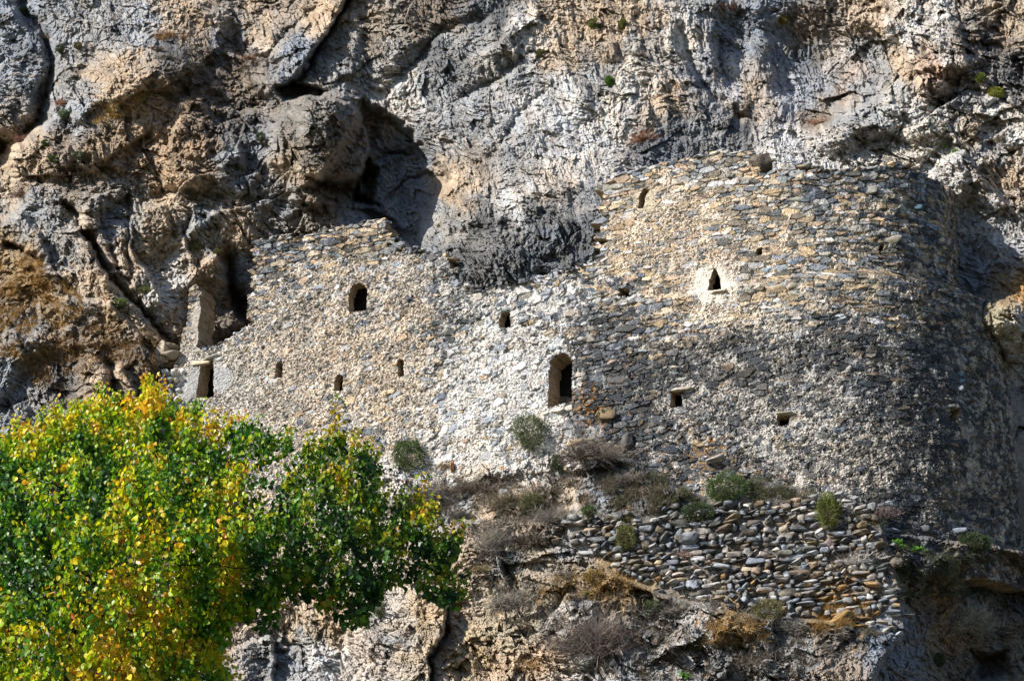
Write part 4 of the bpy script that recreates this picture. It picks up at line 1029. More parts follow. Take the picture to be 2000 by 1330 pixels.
# ---- the cobble terrace wall
ret = empty('terrace_wall', at(1450, 1190, 75.6), 'dry-laid terrace wall of rounded river cobbles below the round tower', 'wall')
st = Stones()
z = 18.6
while z < 26.8:
    rh = rng.choice([.12, .15, .18, .21, .26])
    u = rng.uniform(0, .3)
    while u < 15.5:
        ww = rng.uniform(.18, .42) + (rng.uniform(.1, .35) if rng.random() < .3 else 0)
        X, Y = plan_ret(np.array(u + ww / 2), np.array(z))
        zz = z + .09 * math.sin(u * 1.3 + z) + .05 * math.sin(u * 4.1 + 2 * z)
        px_, py_ = project(np.array([float(X), float(Y), zz]))
        if inpoly(np.array([px_ + rng.normal(0, 16)]), np.array([py_ + rng.normal(0, 15)]), RET)[0] and rng.random() > .07:
            X2, Y2 = plan_ret(np.array(u + ww / 2 + .1), np.array(z))
            ang = math.atan2(float(Y2 - Y), float(X2 - X))
            q = rng.random()
            c = WHT[rng.integers(8)] * .85 if q < .38 else (GRY[rng.integers(8)] * 1.25 if q < .72 else TAN[rng.integers(8)] * .75)
            og = .0
            nz = perlin(np.array([px_ * .02]), np.array([py_ * .03]), 77)[0]
            if py_ > 1110 and nz > 0: og = .25
            if (px_ - 1660) ** 2 + (py_ - 1180) ** 2 < 60 ** 2: og = .65
            if rng.random() < .55: og = 0
            hh = rh * rng.uniform(.8, 1.25)
            big = rng.random() < .06
            st.add((float(X), float(Y) + rng.normal(0, .07), zz + rng.normal(0, .01)), (ww * (1.3 if big else 1.03), rng.uniform(.3, .5), hh * (1.4 if big else 1)), ang + rng.normal(0, .12), c * rng.uniform(.42, 1.0), rng.random() < .82, .07, og, .5)
        u += ww * .95
    z += rh * .9
st.build('cobbles', ret)

# ------------------------------------------------------------------ PLANTS
bpy.context.view_layer.update()
DG = bpy.context.evaluated_depsgraph_get()
CAMV = Vector(CAM)

def hit(px, py):
    kx, kz = rays(np.float64(px), np.float64(py))
    d = Vector((float(kx), 1.0, float(kz))).normalized()
    ok, loc, nor, idx, ob, mt = S.ray_cast(DG, CAMV, d)
    return (loc, nor, ob.name) if ok else (CAMV + d * 85, Vector((0, -1, 0)), '')

class Geo:
    """collects strips, leaves and tubes"""
    def __init__(self): self.v = []; self.t = []; self.q = []; self.c = []; self.n = 0
    def addv(self, v, c):
        self.v.append(np.asarray(v, float).reshape(-1, 3)); k = len(self.v[-1])
        c = np.asarray(c, float)
        self.c.append(np.tile(c, (k, 1)) if c.ndim == 1 else c)
        b = self.n; self.n += k; return b
    def build(self, name, mat, **kw):
        fs = []
        if self.t: fs.append(np.concatenate(self.t))
        if self.q: fs.append(np.concatenate(self.q))
        return link_mesh(name, np.concatenate(self.v), fs, mat, np.clip(np.concatenate(self.c), .008, .9), **kw)

def unit(v): return v / (np.linalg.norm(v, axis=-1, keepdims=True) + 1e-9)

def blades(g, base, dirs, length, width, col, seg=4, curl=0.0, grav=0.0, r=rng):
    """curved three-sided stems / blades: base (n,3), dirs (n,3)"""
    n = len(base)
    length = np.broadcast_to(length, n)[:, None]; width = np.broadcast_to(width, n)[:, None]
    d = unit(dirs); side = unit(np.cross(d, r.normal(size=(n, 3)))); side2 = np.cross(d, side)
    bend = r.normal(size=(n, 3)) * curl
    pts = []
    for s in range(seg + 1):
        t = s / seg
        pts.append(base + d * length * t + bend * length * t * t + np.array([0, 0, -grav]) * length * t * t)
    rings = []
    for s in range(seg + 1):
        w = width * (1 - 0.8 * s / seg)
        rings.append(np.stack([pts[s] + side * w, pts[s] + side2 * w * .8 - side * w * .5, pts[s] - side2 * w * .8 - side * w * .5], 1))
    V_ = np.stack(rings, 1).reshape(n, (seg + 1) * 3, 3)
    cc_ = np.repeat(np.asarray(col).reshape(n, 1, 3), (seg + 1) * 3, 1)
    b = g.addv(V_.reshape(-1, 3), cc_.reshape(-1, 3))
    base_i = b + np.arange(n)[:, None] * (seg + 1) * 3
    for s in range(seg):
        for a in range(3):
            a2 = (a + 1) % 3
            q = np.stack([s * 3 + a + 0 * base_i, s * 3 + a2 + 0 * base_i, (s + 1) * 3 + a2 + 0 * base_i, (s + 1) * 3 + a + 0 * base_i], -1)
            g.q.append((base_i[:, :, None] + q).reshape(-1, 4).astype(np.int64))
    return pts

LEAF_V = np.array([(0, 0, 0), (-.36, .10, .06), (-.52, .42, .10), (-.30, .78, .05), (0, 1.05, -.06), (.30, .78, .05), (.52, .42, .10), (.36, .10, .06), (0, .5, -.05)])
LEAF_F = np.array([(0, 8, 1), (1, 8, 2), (2, 8, 3), (3, 8, 4), (4, 8, 5), (5, 8, 6), (6, 8, 7), (7, 8, 0)])
SM_V = np.array([(0, 0, 0), (-.22, .5, .05), (0, 1, 0), (.22, .5, .05)]); SM_F = np.array([(0, 1, 2), (0, 2, 3)])

def leaves(g, pos, ax, nor, size, col, shape='heart'):
    LV, LF = (LEAF_V, LEAF_F) if shape == 'heart' else (SM_V, SM_F)
    n = len(pos); ax = unit(ax); s = unit(np.cross(ax, nor)); nn = np.cross(s, ax)
    size = np.broadcast_to(size, n)
    V_ = pos[:, None] + size[:, None, None] * (LV[None, :, 0:1] * s[:, None] + LV[None, :, 1:2] * ax[:, None] + LV[None, :, 2:3] * nn[:, None])
    b = g.addv(V_.reshape(-1, 3), np.repeat(col, len(LV), 0))
    g.t.append((b + (np.arange(n) * len(LV))[:, None, None] + LF[None]).reshape(-1, 3))

# ---- the autumn tree in front
TREE_Y = 40.0
CROWN = [(-160, 820), (-60, 850), (0, 862), (40, 835), (70, 842), (100, 805), (130, 800), (152, 788), (172, 800), (190, 770), (200, 752), (222, 800), (258, 790), (275, 762), (295, 735), (312, 745), (325, 790), (350, 800), (385, 800), (408, 812), (430, 850),
         (460, 830), (480, 812), (500, 850), (520, 860), (545, 838), (575, 870), (600, 868), (640, 870), (680, 860), (700, 855), (730, 880), (742, 950), (760, 980), (790, 985), (812, 935), (838, 935), (835, 975), (845, 1010),
         (870, 1040), (905, 1045), (905, 1080), (885, 1110), (912, 1150), (905, 1180), (875, 1195), (835, 1150), (800, 1130), (768, 1150), (745, 1185), (725, 1210), (695, 1225), (640, 1190), (598, 1160), (560, 1170), (556, 1235),
         (520, 1225), (480, 1200), (450, 1230), (440, 1290), (470, 1345), (430, 1420), (200, 1480), (-160, 1460)]
SPRIGS = [(350, 830, 362, 790), (380, 820, 392, 788), (445, 850, 452, 815), (600, 890, 606, 845), (620, 900, 628, 852), (715, 930, 716, 872), (745, 1000, 760, 950), (770, 1010, 785, 965), (820, 1020, 850, 985), (860, 1060, 908, 1030), (850, 1120, 915, 1128), (820, 1140, 880, 1200), (690, 1180, 715, 1232), (35, 860, 28, 820), (85, 840, 80, 805), (255, 800, 252, 772), (660, 870, 672, 838), (500, 870, 498, 830), (145, 820, 142, 780), (225, 810, 228, 770), (650, 860, 655, 782), (165, 800, 160, 785), (200, 800, 200, 750), (290, 790, 302, 735), (280, 800, 285, 750), (480, 850, 472, 812), (560, 880, 562, 835), (700, 900, 690, 850), (790, 1000, 832, 925), (100, 840, 108, 800), (880, 1080, 900, 1040), (860, 1170, 908, 1165),
          (640, 880, 646, 840), (120, 850, 122, 820), (730, 940, 735, 870), (410, 850, 425, 808), (530, 880, 515, 838), (310, 800, 318, 750), (240, 850, 232, 800), (60, 870, 52, 838)]
rt = np.random.default_rng(21)
M2P = F / (TREE_Y * CP + 12 * SP)      # pixels per metre at the tree
troot = at(165.0, 1330.0, TREE_Y); gz = float(np.interp(TREE_Y, gy, GZ[:, 80]))
tree = empty('autumn_tree', (troot[0], TREE_Y, gz), 'broad tree with heart-shaped leaves turning from green to yellow and orange, standing before the cliff', 'tree')
cand = np.stack([rt.uniform(-150, 915, 14000), rt.uniform(735, 1470, 14000)], 1)
ok = inpoly(cand[:, 0], cand[:, 1], CROWN)
dd, _, _ = polydist(cand[:, 0], cand[:, 1], CROWN, True)
dep_ = rt.uniform(-1, 1, 14000)
dens = fbm(cand[:, 0] * .016 + 2 * dep_, cand[:, 1] * .018 + 3 * dep_, 3, 500)
hole = np.zeros(len(cand))
for (x, y, rx, ry) in ((540, 905, 45, 22), (520, 960, 30, 30), (455, 885, 20, 12), (690, 1085, 40, 14), (640, 1130, 20, 12), (780, 1090, 28, 18), (620, 880, 14, 10), (760, 1000, 14, 18), (860, 1120, 25, 10), (500, 1130, 25, 14)):
    hole = np.maximum(hole, np.exp(-((cand[:, 0] - x) / rx) ** 2 - ((cand[:, 1] - y) / ry) ** 2))
ok &= (dens > -.13 + 1.1 * hole + .03 * sm(cand[:, 0], 480, 700)) & (dd > 12) & ((cand[:, 0] < 470) | (rt.random(14000) < .9))
cand = cand[ok][:4200]; dd = dd[ok][:4200]; dep_ = dep_[ok][:4200]
half = np.minimum(2.3, dd / M2P * 1.3 + .15)
cy_ = TREE_Y + half * dep_
nodes = at(cand[:, 0], cand[:, 1], cy_)
# skeleton: join attraction points to the nearest part already grown
fork = at(180.0, 1175.0, TREE_Y)
bark = np.array([.045, .032, .024])
gt = Geo()
def tube(g, pts, r0, r1, col, sides=7):
    pts = np.array(pts); n = len(pts)
    tang = unit(np.gradient(pts, axis=0)); s = unit(np.cross(tang, np.array([.3, 1, .2]))); s2 = np.cross(tang, s)
    rr = np.linspace(r0, r1, n)[:, None, None]
    a = np.linspace(0, 2 * math.pi, sides, endpoint=False)
    V_ = pts[:, None] + rr * (np.cos(a)[None, :, None] * s[:, None] + np.sin(a)[None, :, None] * s2[:, None])
    b = g.addv(V_.reshape(-1, 3), col)
    i = np.arange(sides); j = (i + 1) % sides
    for k in range(n - 1):
        g.q.append(b + np.stack([k * sides + i, k * sides + j, (k + 1) * sides + j, (k + 1) * sides + i], -1))
trunk = Geo()
base = np.array([troot[0] - .3, TREE_Y + .1, gz - .2])
tz = np.linspace(0, 1, 24)
tp = base + (fork - base) * tz[:, None] + np.stack([.18 * np.sin(tz * 5), .12 * np.sin(tz * 4 + 1), 0 * tz], 1)
tube(trunk, tp, .30, .14, bark, 12)
limb = Geo()
grown = [tp[-1], tp[-3], tp[-6]]; rad = [.1, .1, .1]
order = np.argsort(np.linalg.norm(nodes - fork, axis=1))
heads = rt.choice(len(nodes), 190, replace=False)
heads = heads[np.argsort(np.linalg.norm(nodes[heads] - fork, axis=1))]
G_ = np.array(grown); R_ = np.array(rad)
for h in heads:
    p = nodes[h] + np.array([0, 0, -.15])
    d = np.linalg.norm(G_ - p, axis=1) + 0.35 * np.linalg.norm(G_ - fork, axis=1)
    k = int(np.argmin(d)); q = G_[k]
    L_ = np.linalg.norm(p - q)
    m = max(4, int(L_ / .18)); t = np.linspace(0, 1, m)[:, None]
    mid_ = (q + p) / 2 + np.array([0, 0, -.10 * L_]) + rt.normal(0, .07 * L_, 3)
    pts = (1 - t) ** 2 * q + 2 * t * (1 - t) * mid_ + t ** 2 * p
    r0 = R_[k] * .72
    tube(limb, pts, max(r0, .012), max(r0 * .45, .008), bark * rt.uniform(.7, 1.3), 6)
    G_ = np.vstack([G_, pts[1:]]); R_ = np.concatenate([R_, np.linspace(r0, max(r0 * .45, .01), m)[1:]])
trunk.build('trunk', MAT_TWIG, parent=tree, smooth=True)
limb.build('branches', MAT_TWIG, parent=tree, smooth=True)
crown = Geo(); twig = Geo()

def shoot(p0, direction, L_, nleaf, colfn, lsize=.108):
    n = len(p0)
    d = unit(direction)
    bend = rt.normal(0, .12, (n, 3)) + np.array([0, 0, .22])
    lp, la, ln, lc, ls = [], [], [], [], []
    for s in range(nleaf):
        t = (s + .6) / nleaf
        p = p0 + d * (L_ * t)[:, None] + bend * (L_ * t * t)[:, None]
        p = p + rt.normal(0, .022, (n, 3))
        sidev = unit(np.cross(d, np.array([0, 1, 0.2]))) * (1 if s % 2 else -1)
        ax = sidev * rt.uniform(.1, .8, (n, 1)) + np.array([0.10, -.15, -1.0]) * rt.uniform(.5, 1.1, (n, 1)) + rt.normal(0, .30, (n, 3))
        nr = np.array([-.15, -.25, .35]) + rt.normal(0, .7, (n, 3))
        lp.append(p + sidev * .03); la.append(ax); ln.append(nr)
        ls.append(lsize * (1.15 - .55 * t) * rt.uniform(.7, 1.15, n)); lc.append(np.full(n, t))
    return np.concatenate(lp), np.concatenate(la), np.concatenate(ln), np.concatenate(ls), np.concatenate(lc)

def leaf_col(P, t):
    px, py = project(P); n = len(P)
    y1 = field([(60, 860, .45), (200, 780, .62), (300, 750, .85), (420, 830, .45), (250, 880, .38), (80, 960, .22), (130, 860, .45), (350, 880, .3), (30, 1060, .0), (480, 850, .15), (340, 960, .35), (300, 1010, .6), (450, 980, .42), (400, 1040, .35), (560, 900, .12), (650, 800, .6), (700, 870, .42), (780, 980, .25), (830, 940, .75), (200, 900, .12), (150, 1000, .12),
                (600, 1000, .05), (550, 1080, .02), (700, 1100, .02), (850, 1150, .06), (230, 1150, .5), (300, 1200, .75), (150, 1180, .4), (60, 1130, .0), (40, 1250, .5), (200, 1300, .85), (400, 1180, .5), (400, 1280, .4), (120, 1080, .3), (560, 1200, .05), (20, 960, .05), (60, 1200, .3)], px, py, 3.5, 30)[:, 0]
    r_ = rt.random(n) * .60 + .95 * (fbm(P[:, 0] * 2.2, P[:, 2] * 2.2, 2, 600) + .5) + .20 * (.5 - t) - .22
    v = y1 - r_
    green_d = np.array([.018, .075, .008]); green = np.array([.075, .23, .008]); yel = np.array([.74, .60, .012]); org = np.array([.70, .31, .015]); red = np.array([.42, .10, .02])
    c = lerp(green_d, green, sm(v, -.85, -.4)[:, None])
    c = lerp(c, np.array([.34, .47, .008]), sm(v, -.45, -.1)[:, None])
    c = lerp(c, yel, sm(v, -.05, .12)[:, None])
    o = rt.random(n) + .25 * fbm(P[:, 0] * 1.5 + 5, P[:, 2] * 1.5, 2, 610)
    c = lerp(c, org, (sm(v, .05, .3) * sm(o, .45, .75))[:, None])
    c = lerp(c, red, ((rt.random(n) < .012) & (v > 0))[:, None] * 1.0)
    return c * rt.uniform(.75, 1.3, (n, 1)) * lerp(1.0, .66, sm(px, 480, 640))[:, None]  # right-hand leaves darkened in colour, standing in for the crown's own shadow

outx = (nodes[:, 0] - fork[0])[:, None] * np.array([.10, 0, 0]); 
dirs = np.array([.12, -.05, 1.0]) + outx + rt.normal(0, .30, nodes.shape) + np.array([0, -.15, 0]) * ((cy_ < TREE_Y)[:, None])
# towards the right-hand end shoots lean out and droop
lean = sm(cand[:, 0], 560, 880)[:, None]; low_ = sm(cand[:, 1], 1080, 1220)[:, None]
dirs = lerp(dirs, np.array([.9, -.1, .25]) + rt.normal(0, .35, nodes.shape), lean * low_)
Ls = np.minimum(rt.uniform(.3, .75, len(nodes)), .42 + dd / M2P * .9)
P_, A_, N_, Z_, T_ = shoot(nodes - dirs / np.linalg.norm(dirs, axis=1)[:, None] * (Ls * .45)[:, None], dirs, Ls, 11, None)
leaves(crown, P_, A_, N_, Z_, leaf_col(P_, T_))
blades(twig, nodes - unit(dirs) * (Ls * .5)[:, None], dirs, Ls, .006, np.tile(bark * 1.4, (len(nodes), 1)), seg=3, curl=.05)
for (x0, y0, x1, y1) in SPRIGS:
    k = 6
    yy = TREE_Y + rt.uniform(-.8, .8)
    a = at(float(x0), float(y0), yy); b = at(float(x1), float(y1), yy)
    a = np.tile(a, (k, 1)) + rt.normal(0, .05, (k, 3)); L_ = np.full(k, np.linalg.norm(b - a[0]) * .9)
    dv_ = unit(b - a)
    P_, A_, N_, Z_, T_ = shoot(a, dv_, L_, 9, None, .10)
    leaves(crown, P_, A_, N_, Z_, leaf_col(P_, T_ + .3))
    blades(twig, a, dv_, L_, .006, np.tile(bark * 1.4, (k, 1)), seg=3, curl=.03)
crown.build('crown', MAT_LEAF, parent=tree)
twig.build('twigs', MAT_TWIG, parent=tree)

# ---- shrubs, tufts and cushions
GRN = (.075, .125, .03); GGR = (.13, .16, .075); DRY = (.16, .125, .095); DRG = (.20, .18, .15); RED = (.24, .12, .07); STRAW = (.34, .27, .15); FERN = (.10, .26, .03); MOSS = (.17, .20, .045); DKG = (.05, .08, .028)

def plant(kind, x, y, rx, ry, name, label, cat, col, group=None):
    """x, y: the middle of the plant on the picture; rx, ry its half sizes"""
    r = np.random.default_rng(int(x * 7 + y * 13))
    loc, nor, _ = hit(x, min(y + ry * .55, 1329))
    p = np.array(loc); nrm = np.array(nor); nrm = unit(nrm * .4 + np.array([-.15, -.8, .3]))
    sc = 1.0 / 56.0
    W_ = rx * sc; Hh = ry * sc
    root = empty(name, p, label, cat, group)
    col = np.array(col)
    up = np.array([0, -.15, 1.0])
    if kind == 'dry':
        g = Geo(); n = int(np.clip(240 * W_ * Hh * 4, 110, 900))
        b = p + r.normal(0, 1, (n, 3)) * np.array([W_ * .42, .08, Hh * .12])
        d = np.stack([r.normal(0, 1.0 * min(2.2, W_ / Hh), n), -np.abs(r.normal(.5, .45, n)), np.abs(r.normal(.75, .5, n)) - .15], 1)
        c = col * r.uniform(.45, 1.9, (n, 1))
        ln_ = r.uniform(.5, 1.3, n) * Hh * 1.3
        pts = blades(g, b, d, ln_, .009, c, seg=4, curl=.28, grav=.1, r=r)
        for s in (2, 3):
            m = n * 2; k = np.tile(np.arange(n), 2)
            blades(g, pts[s][k], unit(d)[k] + r.normal(0, .6, (m, 3)), ln_[k] * .4, .006, c[k] * 1.15, seg=2, curl=.3, r=r)
        g.build('stems', MAT_TWIG, parent=root)
        h_ = Geo(); m = n
        q = p + unit(r.normal(0, 1, (m, 3)) * np.array([1, .6, 1])) * r.uniform(.15, .95, (m, 1)) * np.array([W_, .25, Hh]) + np.array([0, -.15, Hh * .5])
        leaves(h_, q, r.normal(0, 1, (m, 3)), r.normal(0, 1, (m, 3)), r.uniform(.02, .05, m), lerp(col, np.array(DKG), .35) * r.uniform(.5, 1.6, (m, 1)), 'small')
        h_.build('dry_leaves', MAT_SHRUB, parent=root)
    elif kind == 'bush':
        g = Geo(); t = Geo()
        n = int(np.clip(14000 * W_ * Hh * 1.5, 700, 6000))
        dr_ = unit(r.normal(0, 1, (n, 3)))
        lump = 1 + .75 * fbm(dr_[:, 0] * 2.4 + x, dr_[:, 2] * 2.4 + dr_[:, 1], 4, 700)
        rad_ = r.uniform(.45, 1.0, n) ** .5 * lump
        dpt = min(W_, Hh) * .8
        c0 = p + np.array([0, -.1 - dpt * .35, Hh * .5])
        q = c0 + dr_ * rad_[:, None] * np.array([W_, dpt, Hh])
        tone_ = (.65 + .7 * (fbm(q[:, 0] * 4, q[:, 2] * 4, 3, 710) + .5))[:, None]
        c = col * tone_ * r.uniform(.7, 1.35, (n, 1))
        dead = r.random(n) < .10; c[dead] = np.array(DRY) * r.uniform(.7, 1.4, (dead.sum(), 1))
        leaves(g, q, dr_ + up * .7 + r.normal(0, .4, (n, 3)), r.normal(0, 1, (n, 3)), r.uniform(.035, .075, n), c, 'small')
        g.build('foliage', MAT_SHRUB, parent=root)
        m = 90
        blades(t, np.tile(p + np.array([0, 0, 0]), (m, 1)) + r.normal(0, .04, (m, 3)), (c0 - p) + unit(r.normal(0, 1, (m, 3))) * np.array([W_, dpt, Hh]), Hh * 1.05, .009, np.array(DRY) * r.uniform(.5, 1.4, (m, 1)), seg=4, curl=.12, r=r)
        t.build('stems', MAT_TWIG, parent=root)
    elif kind == 'moss':
        g = Geo(); n = 1500
        dr_ = unit(r.normal(0, 1, (n, 3)))
        lump = 1 + .22 * fbm(dr_[:, 0] * 2.5 + x, dr_[:, 2] * 2.5 + dr_[:, 1], 3, 720)
        q = p + np.array([0, -.08, Hh * .4]) + dr_ * (r.uniform(.75, 1, n) * lump)[:, None] * np.array([W_, min(W_, Hh) * .8, Hh])
        c = col * (.7 + .6 * (fbm(q[:, 0] * 6, q[:, 2] * 6, 2, 730) + .5))[:, None] * r.uniform(.75, 1.3, (n, 1))
        leaves(g, q, dr_ + r.normal(0, .3, (n, 3)), r.normal(0, 1, (n, 3)), r.uniform(.03, .055, n), c, 'small')
        g.build('foliage', MAT_SHRUB, parent=root)
        core = Geo(); b = core.addv(p + np.array([0, -.06, Hh * .35]) + ICO_V * np.array([W_ * .75, min(W_, Hh) * .6, Hh * .75]), col * .4); core.t.append(ICO_F + b)
        core.build('cushion', MAT_SHRUB, parent=root)
    elif kind == 'grass':
        g = Geo(); n = int(np.clip(900 * W_ * Hh * 2.2, 90, 700))
        b = p + r.normal(0, 1, (n, 3)) * np.array([W_ * .3, .06, .04])
        d = np.stack([r.normal(0, .75 * min(2, W_ / Hh), n), -np.abs(r.normal(.45, .3, n)), np.abs(r.normal(.8, .35, n))], 1)
        c = col * r.uniform(.6, 1.7, (n, 1)); dead = r.random(n) < .3; c[dead] = np.array(STRAW) * r.uniform(.6, 1.2, (dead.sum(), 1))
        blades(g, b, d, r.uniform(.6, 1.3, n) * Hh * 1.2, .009, c, seg=5, curl=.15, grav=.55, r=r)
        g.build('blades', MAT_SHRUB, parent=root)
    elif kind == 'fern':
        g = Geo(); k = 16
        b = np.tile(p, (k, 1)) + r.normal(0, .04, (k, 3))
        d = np.stack([r.normal(0, .7, k), -np.abs(r.normal(.5, .3, k)), np.abs(r.normal(.7, .35, k))], 1)
        L_ = Hh * r.uniform(.8, 1.5, k)
        pts = blades(g, b, d, L_, .006, np.tile(col * .6, (k, 1)), seg=6, curl=.1, grav=.4, r=r)
        for s in range(1, 7):
            for sg in (-1, 1, 0):
                sidev = unit(np.cross(unit(d), np.array([0, 1., .3]))) * sg + unit(d) * .6
                leaves(g, pts[s] + r.normal(0, .01, (k, 3)), sidev + r.normal(0, .25, (k, 3)), np.array([-.3, -.7, .6]) + r.normal(0, .3, (k, 3)), .12 * (1 - .1 * s) * Hh / .3 * np.ones(k), col * r.uniform(.7, 1.4, (k, 1)), 'heart')
        g.build('fronds', MAT_SHRUB, parent=root)
    return root

